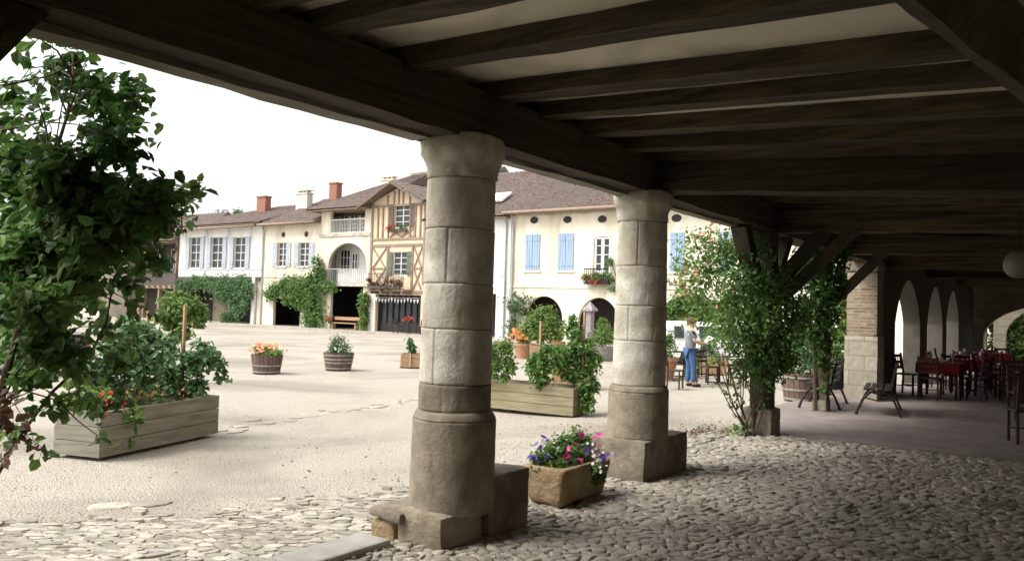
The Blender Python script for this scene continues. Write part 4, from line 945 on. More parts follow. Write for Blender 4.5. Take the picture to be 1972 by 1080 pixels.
# square planter behind with lollipop tree
bq=onz(232,800,-.22); bq=atd(232,790,dF+2.3); bq.z=-.22
t=T('wooden_planter','square warm toned planter behind the grey trough','planter',bq); boardbox(t,bq,du,dv,1.25,.8,.5,'plankw',-.22,3)
ct=bq+du*.75+dv*.35; ct.z=.25; dd=(ct-CAM).dot(fw); top=atd(345,605,dd)
lt=T('standard_tree','round headed small tree on a bare stem behind the grey trough','tree',ct)
mb=MB(); mb.tube([ct,Vector((ct.x,ct.y,top.z-.1))],[.03,.022],7); mb.build('trunk','bark',lt)
mb=MB(); foliage(mb,[pxblob(345,600,40,32,dd),pxblob(318,610,26,26,dd),pxblob(375,600,26,28,dd),pxblob(345,580,34,20,dd),pxblob(345,640,30,16,dd)],850,.09); mb.build('crown','lf_light',lt)
mb=MB(); mb.beam(ct+Vector((.12,0,0)),Vector((ct.x+.12,ct.y,top.z+.05)),.035,.035,(0,1,0)); tag(mb.build('plant_stake','stake'),'stake supporting the round headed tree at left','stake',group='wooden plant stakes')

# half barrels
def half_barrel(loc,r,h,label,hoops=3,m='barrel'):
    t=T('half_barrel',label,'planter',loc,group='half barrel planters'); x,y,z=loc
    ns=22
    mb=MB()
    for k in range(ns):
        a0=2*math.pi*k/ns+.012; a1=2*math.pi*(k+1)/ns-.012; vs=[]
        for (rr,zz) in ((.80,0),(.9,.5),(.985,1)):
            for a in (a0,a1):
                for q in (0,.05): vs.append((x+(r*rr-q)*math.cos(a),y+(r*rr-q)*math.sin(a),z+.03+h*zz+random.uniform(-.004,.004)*(zz==1)))
        f=[]
        for i in (0,4): f+=[(i,i+2,i+6,i+4),(i+1,i+5,i+7,i+3),(i,i+4,i+5,i+1),(i+2,i+3,i+7,i+6)]
        f+=[(0,1,3,2),(8,10,11,9)]; mb.add(vs,f)
    mb.build('stave',m,t) if False else mb.build('staves',m,t)
    mb=MB()
    for i in range(hoops):
        f=(.08,.42,.86,.62)[i] if hoops<=4 else 0; rr=r*(.80+.185*f)+.006; mb.lathe([(rr,z+.03+h*f-.02-z),(rr+.006,z+.03+h*f-.02-z),(rr+.010,z+.03+h*f+.02-z),(rr+.004,z+.03+h*f+.02-z)],(x,y,z),28,False)
    mb.build('hoops','hoop',t)
    mb=MB(); mb.lathe([(0.01,h-.03),(r*.93,h-.03)],(x,y,z),24,False); mb.build('soil','soil',t)
    mb=MB(); 
    for a in (-.4,.4): mb.box(x+a*r-.05,x+a*r+.05,y-r*.6,y+r*.6,z,z+.03)
    mb.build('runner','darkwood',t); return t
pb=onz(513,722,z); dpb=(pb-CAM).dot(fw); pb=pb+Vector((ray(513,722).x,ray(513,722).y,0)).normalized()*.38; pb.z=z
half_barrel(pb,.41,.46,'half barrel with peach and orange flowers on the gravel',2); db=(pb-CAM).dot(fw)
plantthing('flower_mound','mound of orange and peach flowers in the left half barrel','flowers',pb+Vector((0,0,.45)),[(pb+Vector((dx_,0,.56)),(.2,.2,.14)) for dx_ in (-.28,-.1,.1,.28)],'lf_light',1300,.07,fl=[([pb+Vector((random.gauss(0,.22),random.gauss(0,.18)-.05,random.uniform(.5,.75))) for _ in range(60)],.045,'peach'),([pb+Vector((random.gauss(.05,.22),random.gauss(0,.2)-.05,random.uniform(.5,.76))) for _ in range(50)],.04,'orange')])
pc=onz(651,715,z); pc=pc+Vector((ray(651,715).x,ray(651,715).y,0)).normalized()*.4; pc.z=z
half_barrel(pc,.43,.46,'half barrel with a grey-green bush and pale hoops',4)
plantthing('bush','grey-green bush with small white flowers in the hooped barrel','bush',pc+Vector((0,0,.45)),[(pc+Vector((dx_,0,zz)),(.24,.24,.2)) for dx_,zz in ((-.25,.55),(.25,.55),(0,.62),(0,.78))],'lf_far',1500,.055,fl=[([pc+Vector((random.gauss(.2,.14),random.gauss(-.1,.16),random.uniform(.5,.75))) for _ in range(30)],.03,'whitef')])
# cube planter beside column 1
pd=onz(771,709,z); ax=Vector((1,0,0)); ay=Vector((0,1,0)); rdir=Vector((math.cos(YAW),math.sin(YAW),0)); fdir=Vector((-math.sin(YAW),math.cos(YAW),0))
t=T('wooden_planter','small pale cube planter half behind the tall column','planter',pd); boardbox(t,pd,rdir,fdir,.62,.5,.4,'plankw',z,3)
mb=MB(); q=pd+rdir*.31; mb.box(q.x-.03,q.x+.03,q.y-.05,q.y-.022,z+.04,z+.44); mb.build('batten','plankw',t)
q=pd+rdir*.27+fdir*.25; plantthing('leafy_plant','single upright green plant in the small cube planter','plant',q+Vector((0,0,.4)),[(q+Vector((0,0,.55)),(.16,.16,.2)),(q+Vector((0,0,.78)),(.10,.1,.18))],'lf_blue',1300,.09,[[q+Vector((0,0,.36)),q+Vector((0,0,.9))]])
# trough 2
z2=-.2
F2=onz(1104,806,z2); L2=onz(938,788,z2); R2=onz(1140,796,z2)
du2=(L2-F2); lu2=du2.length+1.0; du2.normalize(); dv2=Vector((du2.y,-du2.x,0))
if dv2.dot(R2-F2)<0: dv2=-dv2
t=T('wooden_trough','long olive brown plank trough of vines between the columns','planter',F2); boardbox(t,F2,du2,dv2,lu2,.62,.48,'plankb',z2,3)
e=(F2-CAM).dot(fw)
def a2(x,y,o=.35): return atd(x,y,e+o)
c_=F2+du2*.9+dv2*.3+Vector((0,0,.5)); c3=F2+du2*.15+dv2*.3+Vector((0,0,.5)); c4=F2+du2*2.0+dv2*.3+Vector((0,0,.5))
g2='plants in the trough between the columns'
plantthing('vine_plant','vine spilling over the right end of the olive trough','plant',c3,[pxblob(1130,700,24,30,e+.35),pxblob(1120,670,26,22,e+.35),pxblob(1135,745,16,26,e+.2),pxblob(1133,778,12,18,e+.1),pxblob(1105,725,22,16,e+.3),pxblob(1145,690,14,16,e+.3)],'lf_mid',1100,.085,[[c3,c3+Vector((0,0,.5))],[c3,c3+Vector((.3,0,-.1))]],group=g2)
plantthing('vine_plant','dark leafy vine in the middle of the olive trough','plant',c_,[pxblob(1060,690,34,30,e+.35),pxblob(1035,700,22,30,e+.35),pxblob(1040,735,16,16,e+.3,.8),pxblob(1085,690,20,24,e+.35),pxblob(1105,640,14,22,e+.35,.8),pxblob(1103,620,10,12,e+.35)],'lf_mid',1100,.085,[[c_,c_+Vector((0,0,.6))]],group=g2)
plantthing('vine_plant','light green vine beside the tall column in the olive trough','plant',c4,[pxblob(965,672,24,22,e+.9),pxblob(950,700,16,26,e+.9),pxblob(975,700,18,22,e+.9),pxblob(955,725,20,12,e+.9,.7)],'lf_light',950,.09,[[c4,c4+Vector((0,0,.6))]],group=g2)
for (x,yt,lb) in ((1038,618,'stake in the middle of the olive trough'),(1122,600,'stake near the right end of the olive trough')):
    q=a2(x,745,.35); stake(Vector((q.x,q.y,.22)),x,yt,lb)
# planter box behind trough 2
q=onz(1062,750,-.22); t=T('wooden_planter','square wooden planter behind the right end of the olive trough','planter',q); boardbox(t,q,rdir,fdir,.98,.8,.5,'plankw',-.22,3)
qq=q+rdir*.5+fdir*.4; plantthing('vine_plant','leafy plant growing in the square planter behind the trough','plant',qq+Vector((0,0,.5)),[(qq+Vector((0,0,.75)),(.4,.4,.28)),(qq+Vector((.2,0,.6)),.3)],'lf_blue',800,.1)
# tree 2 standard
def farpot(px_,py_,w,h,m,label,name='wooden_planter'):
    q=onz(px_,py_,-.22); t=T(name,label,'planter',q); boardbox(t,q-rdir*(w/2),rdir,fdir,w,w,h,m,-.22,2); return q+fdir*(w/2)
q=farpot(1045,697,.9,.55,'plankw','square planter under the loose round tree before the arches')
tt=T('standard_tree','loose round headed tree in front of the first arch','tree',q+Vector((0,0,.3))); dd=(q-CAM).dot(fw)
mb=MB(); top=atd(1047,615,dd); mb.tube([q+Vector((0,0,.3)),Vector((q.x,q.y,top.z))],[.04,.03],7); mb.build('trunk','bark',tt)
mb=MB(); foliage(mb,[pxblob(1045,615,32,22,dd),pxblob(1022,632,22,20,dd),pxblob(1068,632,22,18,dd),pxblob(1045,640,30,16,dd),pxblob(1045,598,20,10,dd)],700,.1); mb.build('crown','lf_light',tt)
for (x,y,w,lb) in ((1009,690,.8,'terracotta coloured planter behind the olive trough, left one'),(1073,684,.6,'terracotta coloured planter behind the olive trough, right one')):
    q=onz(x,y,-.22); x_,y_=q.x,q.y; t=T('terracotta_planter',lb,'planter',q,group='terracotta planters before the arches')
    mb=MB(); mb.lathe([(w*.34,0),(w*.5,.42),(w*.52,.43),(w*.55,.5),(w*.55,.56),(w*.5,.56),(w*.47,.5),(0.01,.48)],(x_,y_,-.22),22); mb.build('pot','terra',t,smooth=False)
    plantthing('flower_mound','low orange flowers in the %s terracotta planter'%('left' if x<1050 else 'right'),'flowers',q+Vector((0,0,.6)),[(q+Vector((0,0,.75)),(w*.5,w*.4,.25))],'lf_light',700,.08,fl=[([q+Vector((random.gauss(0,w*.25),-.2+random.gauss(0,.15),random.uniform(.65,1.1))) for _ in range(60)],.07,'orange')])
q=onz(1160,694,-.22); half_barrel((q.x,q.y,-.22),.5,.5,'grey half barrel holding a clipped pointed shrub by the arch',3,'canvas')
plantthing('shrub','pointed bright green shrub in the grey barrel by the arch','shrub',q+Vector((0,0,.5)),[(q+Vector((0,0,.85)),(.5,.5,.35)),(q+Vector((0,0,1.15)),(.33,.33,.3)),(q+Vector((0,0,1.45)),(.15,.15,.2))],'lf_light',1100,.08)
# pillar with pointed cap
q=onz(1134,684,-.22); t=T('stone_bollard_pillar','slim grey stone pillar with a pointed cap before the arch','pillar',q); x,y=q.x,q.y
dd=(q-CAM).dot(fw); topz=atd(1134,580,dd).z; hp=topz+.22
mb=MB(); mb.box(x-.14,x+.14,y-.14,y+.14,-.22,topz-.42); mb.box(x-.2,x+.2,y-.2,y+.2,-.22,.2); mb.build('shaft','canvas',t,bevel=.02)
mb=MB(); zc=topz-.415; mb.add([(x-.24,y-.24,zc),(x+.24,y-.24,zc),(x+.24,y+.24,zc),(x-.24,y+.24,zc),(x-.24,y-.24,zc+.08),(x+.24,y-.24,zc+.08),(x+.24,y+.24,zc+.08),(x-.24,y+.24,zc+.08),(x,y,topz)],[(3,2,1,0),(0,1,5,4),(1,2,6,5),(2,3,7,6),(3,0,4,7),(4,5,8),(5,6,8),(6,7,8),(7,4,8)]); mb.build('cap','canvas',t)

# stone flower trough with petunias
ts=T('stone_flower_trough','rough ochre stone trough planted with petunias between the columns','planter',(-3.72,6.2,0))
def trough():
    mb=MB(); x0,x1,y0,y1=-3.93,-3.50,5.66,6.48; n=9
    def ring(ix,iy,z): 
        out=[]
        for (xa,ya,xb,yb) in ((x0+ix,y0+iy,x1-ix,y0+iy),(x1-ix,y0+iy,x1-ix,y1-iy),(x1-ix,y1-iy,x0+ix,y1-iy),(x0+ix,y1-iy,x0+ix,y0+iy)):
            for k in range(n): f=k/n; out.append((xa+(xb-xa)*f,ya+(yb-ya)*f,z))
        return out
    m_=4*n; prof=[(.07,.07,.0),(.05,.05,.03),(.035,.03,.12),(.015,.012,.22),(0,0,.30),(.005,.005,.335),(.055,.055,.335),(.065,.065,.30)]
    for a in prof: mb.v+=ring(*a)
    mb.f=[(m_*i+k,m_*i+(k+1)%m_,m_*(i+1)+(k+1)%m_,m_*(i+1)+k) for i in range(len(prof)-1) for k in range(m_)]+[tuple(m_*(len(prof)-1)+k for k in range(m_)),tuple(range(m_-1,-1,-1))]
    mb.rough(.022,6,2); return mb
o=trough().build('trough','trough',ts,smooth=True); md=o.modifiers.new('s','SUBSURF'); md.levels=1; md.render_levels=1; o.modifiers.new('es','EDGE_SPLIT').split_angle=R(42)
MB().box(-3.87,-3.56,5.72,6.42,.27,.30).build('soil','soil',ts)
sc_=Vector((-3.72,6.15,.3))
mb_bl=[(Vector((-3.75+dx_,6.05+dy*.9,zz-.02)),(.15,.16,.12)) for dx_,dy,zz in ((0,-.28,.40),(0,0,.44),(0,.25,.44),(.06,.1,.40),(0,.38,.40),(-.1,-.1,.42),(.02,.15,.52))]+[(Vector((-3.49,6.2,.28)),(.05,.12,.12),.9),(Vector((-3.49,6.3,.2)),(.03,.06,.1),.8)]
pf=[lambda: Vector((random.gauss(-3.62,.07),random.uniform(5.85,6.5),random.uniform(.36,.56)))]
plantthing('petunias','pink and purple petunias overflowing the rough stone trough','flowers',sc_,mb_bl,'lf_mid',2100,.042,[[sc_,sc_+Vector((0,0,.15))]],
 fl=[([pf[0]() for _ in range(9)],.030,'pink'),([atd(px_+random.gauss(0,5),py_+random.gauss(0,4),6.25) for px_,py_ in ((1020,883),(1034,866),(1042,884),(1028,880),(1046,850),(1164,880),(1170,876),(1135,868))for _ in (0,1)],.027,'purple'),
 ([atd(px_,py_,6.3) for px_,py_ in ((1091,878),(1117,886),(1108,856),(1118,838),(1092,880))],.032,'pink'),([atd(1152+random.gauss(0,12),880+random.gauss(0,16),6.7) for _ in range(16)]+[atd(1060+random.gauss(0,14),848+random.gauss(0,8),6.3) for _ in range(8)],.018,'whitef')])

# ================================================================= FOREGROUND ROSE
lr=T('climbing_rose','dark overhanging climbing rose filling the left edge of the view','climbing rose',(-4.5,1.6,-.1))
D0=4.1
blobs=[(135,135,55,38,.9),(205,215,62,58,1.1),(255,180,30,34,.9),(225,280,55,36,.8),(190,160,30,25,.5),(45,100,18,14,.25),(60,205,30,25,.3),(25,175,30,20,.7),(20,235,40,18,.7),(70,185,22,18,.3),
 (40,310,80,55,1.2),(130,340,60,60,1.2),(190,400,100,70,1.3),(80,410,100,80,1.3),(30,500,80,60,1.2),(280,390,62,42,1.1),(345,385,36,26,.7),(380,372,16,14,.7),(120,500,90,60,1.2),(200,470,70,40,1),(295,430,34,26,.8),
 (280,490,34,22,.5),(60,590,75,50,1.1),(140,590,55,45,.9),(190,625,30,24,.5),(170,540,40,28,.8),(30,660,60,40,1.1),(110,665,60,34,.9),(260,545,30,18,.5),
 (50,720,50,26,.7),(150,700,36,20,.5),(20,780,28,36,.2),(110,780,40,24,.3),(80,870,22,16,.25),(180,790,40,16,.3),(192,852,10,12,.12),(252,848,12,12,.1),(20,850,26,30,.12),(150,760,30,14,.3),(270,590,22,16,.3),(230,660,26,22,.5),(205,700,24,30,.5)]
mbs={'lf_dark':MB(),'lf_mid':MB(),'lf_light':MB(),'lf_red':MB()}
stm=MB()
spine=[atd(-70,990,3.7),atd(-10,800,3.75),atd(40,620,3.8),atd(70,450,3.85),atd(100,320,3.9),atd(130,220,4.0),atd(140,150,4.05)]
stm.tube(spine,[.02,.018,.016,.013,.01,.007,.004],7)
for (x,y,rx,ry,k) in blobs:
    if y<300: k*=.7
    if y>560: k*=.8
    dep=D0+random.uniform(-.5,.5); s=dep/FPX; c=atd(x,y,dep)
    n=max(5,int(rx*ry*k*.12)); P,q=blob_points(c,(rx*s,(rx+ry)*.5*s,ry*s),n,ncl=max(4,n//14),spread=.5)
    N_=q*.5+rng.normal(size=(n,3))*.6+np.array([0,-.2,.6])[None]; Dn=rng.normal(size=(n,3)); Dn[:,2]-=.6
    L=.064*rng.uniform(.5,1.35,n)
    key='lf_dark' if y<400 and x<300 else ('lf_mid' if y<690 else 'lf_mid')  # upper left leaves coloured darker to paint their silhouette against the sky
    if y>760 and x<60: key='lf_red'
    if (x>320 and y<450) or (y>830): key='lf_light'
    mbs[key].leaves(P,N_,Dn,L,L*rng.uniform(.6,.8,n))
    # twig from spine
    i=min(range(len(spine)),key=lambda j:(spine[j]-c).length+(.25 if spine[j].z>c.z else 0)); a=spine[i]
    if y<700: m1=a.lerp(c,.35)+Vector((0,.0,.09)); m3=a.lerp(c,.72)+Vector((0,0,.10)); stm.tube([a,m1,m3,c],[.006,.005,.003,.0015],5)
    for j in range(0,n,16): stm.tube([c.lerp(Vector(P[j]),.0),Vector(P[j])],[.002,.001],3,False)
def arcpx(pts,r0_,r1): 
    P=[atd(*p) for p in pts]; stm.tube(P,[r0_+(r1-r0_)*i/(len(P)-1) for i in range(len(P))],6)
arcpx([(-30,960,3.9),(30,850,3.9),(100,755,3.9),(170,690,3.95),(205,620,4),(215,560,4.1)],.010,.004)
arcpx([(-20,790,3.8),(40,750,3.8),(110,770,3.8),(150,810,3.8),(190,840,3.8)],.005,.002)
arcpx([(-20,170,3.9),(40,158,3.9),(90,148,3.95),(150,120,4)],.008,.003)
arcpx([(-20,255,3.9),(40,245,3.9),(85,235,3.95),(150,240,4)],.006,.003)
arcpx([(100,320,3.9),(120,200,4),(100,120,4),(95,60,4)],.004,.0015)
arcpx([(200,430,4),(300,410,4.1),(350,385,4.1),(350,440,4.1),(353,450,4.1)],.006,.003)
arcpx([(150,400,4),(240,520,4.1),(270,560,4.1)],.004,.002)
def leafy(pts,key,sp=.035,L=.05):
    P=[atd(*p) for p in pts]; stm.tube(P,[.003*(1-.75*i/(len(P)-1)) for i in range(len(P))],4); acc=0
    for i in range(len(P)-1):
        a,b_=P[i],P[i+1]; l=(b_-a).length; d=(b_-a)/l; t=0
        while t<l:
            q=a+d*t; 
            for sg in (-1,1):
                if random.random()<.8:
                    side=d.cross(Vector((random.gauss(0,.3),-1,random.gauss(.2,.3)))).normalized()*sg; dd_=side*1.0+d*.5+Vector((0,0,-.25)); n_=Vector((random.gauss(0,.4),-.6+random.gauss(0,.4),.7))
                    mbs[key].leaves([list(q+side*.006)],[list(n_)],[list(dd_)],np.array([L*random.uniform(.7,1.2)]),np.array([L*.68]))
            t+=sp*random.uniform(.7,1.4)
for pts,key in (
 ([(20,770,3.8),(90,740,3.8),(150,700,3.85),(200,650,3.9)],'lf_dark'),([(10,860,3.75),(60,800,3.75),(120,770,3.8),(180,770,3.8),(215,800,3.8)],'lf_dark'),
 ([(0,820,3.7),(40,830,3.7),(80,860,3.7),(95,885,3.7)],'lf_mid'),([(0,890,3.7),(30,850,3.7),(50,790,3.7)],'lf_red'),([(0,760,3.7),(30,780,3.7),(60,830,3.7),(70,870,3.7)],'lf_red'),
 ([(150,760,3.9),(185,800,3.9),(195,850,3.9)],'lf_mid'),([(220,720,4),(250,770,4),(262,820,4),(255,860,4)],'lf_mid'),([(230,690,4.1),(270,720,4.1),(290,770,4.1)],'lf_mid'),
 ([(60,700,3.8),(20,740,3.8),(5,800,3.8)],'lf_red'),([(100,640,3.9),(170,690,3.9),(230,740,3.9),(240,790,3.9)],'lf_dark'),
 ([(100,250,4),(60,150,4),(55,95,4),(60,60,4)],'lf_dark'),([(130,200,4),(105,130,4),(100,70,4),(75,45,4)],'lf_dark'),([(150,200,4),(165,120,4),(180,95,4)],'lf_dark'),
 ([(200,200,4.1),(245,170,4.1),(275,150,4.1)],'lf_dark'),([(230,240,4.1),(275,240,4.1),(305,275,4.1)],'lf_light'),([(220,270,4.1),(255,290,4.1),(235,310,4.1)],'lf_light'),
 ([(220,320,4),(250,310,4),(262,340,4)],'lf_dark'),([(300,390,4.1),(350,360,4.1),(385,350,4.1)],'lf_light'),([(310,400,4.1),(360,395,4.1),(395,375,4.1)],'lf_light'),([(300,410,4.1),(350,420,4.1),(380,415,4.1)],'lf_light'),
 ([(270,430,4.1),(300,470,4.1),(310,510,4.1),(300,540,4.1)],'lf_mid'),([(240,500,4.1),(275,540,4.1),(280,590,4.1)],'lf_mid'),([(330,400,4.1),(345,430,4.1),(352,455,4.1)],'lf_red'),
 ([(0,160,3.9),(40,155,3.9),(85,150,3.9)],'lf_dark'),([(0,250,3.9),(50,235,3.9),(90,240,3.9)],'lf_dark'),([(10,210,3.9),(30,190,3.9),(60,215,3.9)],'lf_dark')):
    leafy(pts,key)
# single outlying leaves
for (x,y) in ((58,95),(68,72),(78,90),(90,80),(107,56),(104,50),(52,45),(60,38),(75,40),(293,190),(312,272),(300,262),(286,285),(253,338),(262,336),(382,355),(388,372),(392,378),(380,350),(60,92),(150,100),(160,104)):
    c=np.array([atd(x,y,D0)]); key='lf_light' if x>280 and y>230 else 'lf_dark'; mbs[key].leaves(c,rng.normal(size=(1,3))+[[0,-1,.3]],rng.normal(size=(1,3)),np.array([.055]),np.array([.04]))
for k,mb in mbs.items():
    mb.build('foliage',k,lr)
stm.build('stem','stem',lr)
flowers([atd(x,y,4.0) for x,y in ((128,548),(132,556),(88,520),(92,526),(135,560))],.03,'rose',lr)

# ================================================================= ROSE ON POST 3
r3=T('climbing_rose','green climbing rose wrapped round the timber post by the terrace','climbing rose',(-4.1,11.2,-.1))
bl=[(1370,465,42,26,.8),(1340,490,40,30,.6),(1400,500,44,34,1),(1360,540,50,36,.9),(1420,555,48,40,1.2),(1330,520,22,24,.4),(1455,600,50,50,1.4),(1395,605,50,36,1.1),(1440,660,50,40,1.3),(1480,540,36,40,1),(1500,640,34,50,1.2),(1380,650,30,24,.6),(1330,570,24,26,.35),(1345,610,26,20,.3),(1490,700,26,30,1),(1440,710,40,20,.8),(1425,830,20,12,.7),(1398,740,20,20,.25),(1415,770,16,26,.2),(1530,600,26,40,.9),(1535,560,24,26,.7),(1515,690,22,30,.9),(1470,700,30,40,1.2),(1480,600,36,50,1.2),(1455,460,20,24,.8),(1405,470,30,24,.8),(1310,540,16,26,.35),(1375,690,22,20,.35),(1300,500,10,20,.2),(1460,480,24,20,.7),(1470,760,14,26,.5)]
mb=MB(); mb2=MB(); mb3=MB()
for i,(x,y,rx,ry,k) in enumerate(bl):
    dep=11.0+random.uniform(-.35,.45); foliage(mb3 if (x<1385 or (x<1440 and i%2)) else (mb if i%3 else mb2),[pxblob(x,y,rx,ry,dep,k*(.7 if x<1400 else 1))],820,.07,spread=.5)
mb.build('foliage','lf_mid',r3); mb2.build('foliage','lf_dark',r3); mb3.build('foliage','lf_light',r3)
mb=MB(); 
for i in range(15):
    b_=atd(1440+random.uniform(-14,14),838,11.0); b_.z=-.02; t_=atd(random.uniform(1370,1490),random.uniform(640,720),11.0); m1=b_.lerp(t_,.5)+Vector((random.uniform(-.1,.1),0,-.1)); mb.tube([b_,m1,t_],[.012,.009,.005],5)
for (x,y) in ((1400,500),(1350,540),(1340,470),(1450,560),(1420,620)):
    a=atd(1455,700,11.2); mb.tube([a,atd((x+1455)/2+10,(y+700)/2,11.15),atd(x,y,11)],[.015,.01,.005],5)
mb.build('stem','stem',r3)
flowers([atd(random.gauss(1350,18),random.gauss(450,10),10.9) for _ in range(12)]+[atd(random.gauss(1312,10),random.gauss(555,8),11) for _ in range(10)]+[atd(random.gauss(1345,30),random.gauss(560,40),10.9) for _ in range(14)],.03,'rose',r3)
lf=MB()
for i in range(70):
    y=random.uniform(2.5,12); x=-4.6-abs(random.gauss(0,2.5)); lf.leaves([[x,y,gz(x,y)+.02]],[[random.gauss(0,.3),random.gauss(0,.3),1]],rng.normal(size=(1,3)),np.array([.045]),np.array([.03]))
for i in range(420): 
    x=random.gauss(-4.25,.3); y=random.gauss(11.0,.45); 
    if x>-4.04: continue
    lf.leaves([[x,y,gz(x,y)+.018]],[[random.gauss(0,.3),random.gauss(0,.3),1]],rng.normal(size=(1,3)),np.array([.05]),np.array([.03]))
tag(lf.build('fallen_leaves','lf_red'),'brown fallen leaves, thickest at the foot of the timber post','fallen leaves',kind='stuff')

r4=T('climbing_vine','dark vine covering the slender post beside the bench','vine',(-4,14.8,0))
mb=MB(); foliage(mb,[pxblob(x,y,rx,ry,14.1,k) for x,y,rx,ry,k in ((1580,560,26,34,1.2),(1590,610,18,40,1.2),(1570,640,24,30,1),(1585,680,14,36,1),(1600,560,20,20,1),(1545,600,26,34,1),(1585,740,10,26,.6),(1550,540,24,20,.8),(1560,495,34,24,.9),(1605,480,34,26,.9),(1625,520,18,26,.8),(1585,520,26,26,1),(1540,520,20,26,.8))],700,.09); mb.build('foliage','lf_dark',r4)
MB().tube([(-3.95,14.7,0),(-4.0,14.75,1.2),(-3.95,14.8,2.4)],[.04,.03,.02]).build('stem','stem',r4)
def shrubpx(name,label,pts,dep,m,dens,L,cat='shrub',base=None,stem=True):
    bl_=[pxblob(x,y,rx,ry,dep,k) for x,y,rx,ry,k in pts]; x,y=pts[0][:2]; q=atd(x,y,dep); loc=Vector((q.x,q.y,-.2))
    t=T(name,label,cat,loc); mb=MB(); foliage(mb,bl_,dens,L); mb.build('foliage',m,t)
    if stem: 
        mb=MB()
        for b_ in bl_: mb.tube([loc,loc.lerp(b_[0],.5)+Vector((0,0,.15)),b_[0]],[.014,.01,.005],5)
        mb.build('stem','stem',t)
    return t
shrubpx('shrub','tall yellow-green shrub left of the brick pillar',[(1600,480,44,30,1),(1560,510,34,34,1),(1630,510,20,30,1),(1620,580,22,36,1),(1625,640,22,34,1),(1600,650,24,30,.8),(1615,545,20,18,.9),(1630,610,14,30,.9)],17.6,'lf_light',420,.12)
shrubpx('shrub','dark green shrub beyond the barrel and benches',[(1540,640,34,40,1),(1560,690,28,26,.9),(1520,680,22,30,.9),(1600,690,30,20,.9),(1570,590,34,34,1)],19,'lf_mid',420,.12)
shrubpx('shrub','low dark shrub on the terrace edge behind the post',[(1530,655,18,18,1),(1520,690,16,20,1)],13.6,'lf_dark',600,.07,stem=False)
# black tub left of the pillar
q=onz(1618,752,-.1); t=T('black_tub','black plant tub beside the brick and stone pillar','planter',q); mb=MB(); mb.lathe([(.26,0),(.34,.5),(.37,.5),(.37,.56),(.33,.56),(.3,.5),(.01,.48)],(q.x,q.y,-.1),22); mb.build('tub','black',t)
q=onz(1535,776,-.06); half_barrel((q.x,q.y+.3,-.06),.42,.55,'dark half barrel behind the timber post on the terrace',3)
plantthing('leafy_plant','pale leafed plant growing in the terrace half barrel','plant',q+Vector((0,.3,.5)),[(q+Vector((0,.3,.85)),(.35,.3,.25)),(q+Vector((-.2,.3,1.1)),.25)],'lf_blue',700,.08)

# ================================================================= BENCHES
def bench(loc,rz,label):
    t=T('bench',label,'bench',(0,0,0),group='iron framed benches on the terrace'); Lb=1.45
    for k in range(4):
        MB().box(0,Lb,.02+k*.105,.10+k*.105,.43,.455).build('seat_slat','iron',t)
    for k in range(3): 
        mb=MB(); mb.box(0,Lb,.455+.02*k,.48+.02*k,.54+k*.11,.62+k*.11); mb.build('back_slat','iron',t)
    for X in (.08,Lb-.08):
        mb=MB(); mb.tube([(X,-.10,0),(X,-.06,.12),(X,.03,.30),(X,.14,.40),(X,.3,.42),(X,.42,.38),(X,.5,.25),(X,.57,.08),(X,.60,0)],[.028,.022,.02,.02,.02,.02,.02,.022,.028],7)
        mb.tube([(X,.43,.42),(X,.47,.55),(X,.53,.86)],[.02,.018,.015],6); pass
        mb.tube([(X,.03,.3),(X,.25,.25),(X,.48,.28)],.014,6); mb.build('leg_frame','iron',t)
    t.location=loc; t.rotation_euler=(0,0,rz); return t
bA=bench((-3.43,16.11,.012),R(-80),'iron legged bench in front of the red dining set')
bB=dup(bA,(-4.42,16.4,.004),R(-82),'iron legged bench half hidden behind the vine covered post')

# ================================================================= CHAIRS AND TABLES
def chair(m,label,group,sw=.42):
    t=T('chair',label,'chair',(0,0,0),group)
    MB().box(-sw/2,sw/2,-sw/2,sw/2,.43,.465).build('seat',m,t,bevel=.01)
    for sx in (-1,1):
        MB().beam((sx*(sw/2-.03),-(sw/2-.03),0),(sx*(sw/2-.03),-(sw/2-.03),.43),.035,.035,(0,1,0)).build('leg',m,t)
        mb=MB(); mb.beam((sx*(sw/2-.03),sw/2,0),(sx*(sw/2-.03),sw/2-.02,.45),.035,.035,(1,0,0)); mb.beam((sx*(sw/2-.03),sw/2-.02,.45),(sx*(sw/2-.03),sw/2+.05,.9),.035,.035,(1,0,0)); mb.build('leg',m,t)
    mb=MB()
    for zz in (.58,.7,.84): mb.beam((-sw/2+.03,sw/2+.0+.1*(zz-.5),zz),(sw/2-.03,sw/2+.1*(zz-.5),zz),.02,.06)
    for xx in (-.1,0,.1): mb.beam((xx,sw/2+.005,.56),(xx,sw/2+.035,.86),.022,.016,(1,0,0))
    mb.build('backrest',m,t)
    mb=MB()
    for sx in (-1,1): mb.beam((sx*(sw/2-.03),-(sw/2-.03),.2),(sx*(sw/2-.03),sw/2-.01,.2),.02,.02)
    mb.beam((-sw/2+.03,0,.2),(sw/2-.03,0,.2),.02,.02); mb.build('stretcher',m,t); return t
def table(m,label,group,w=.75,l=.75,ped=False):
    t=T('table',label,'table',(0,0,0),group); MB().box(-w/2,w/2,-l/2,l/2,.71,.74).build('tabletop',m,t,bevel=.006)
    if ped:
        mb=MB(); mb.lathe([(.03,.03),(.03,.71)],(0,0,0),10); 
        for a in range(4): c,s_=math.cos(a*math.pi/2),math.sin(a*math.pi/2); mb.beam((0,0,.03),(c*.3,s_*.3,.015),.04,.03)
        mb.build('pedestal',m,t)
    else:
        for sx in (-1,1):
            for sy in (-1,1): MB().beam((sx*(w/2-.05),sy*(l/2-.05),0),(sx*(w/2-.05),sy*(l/2-.05),.71),.05,.05,(0,1,0)).build('leg',m,t)
    return t
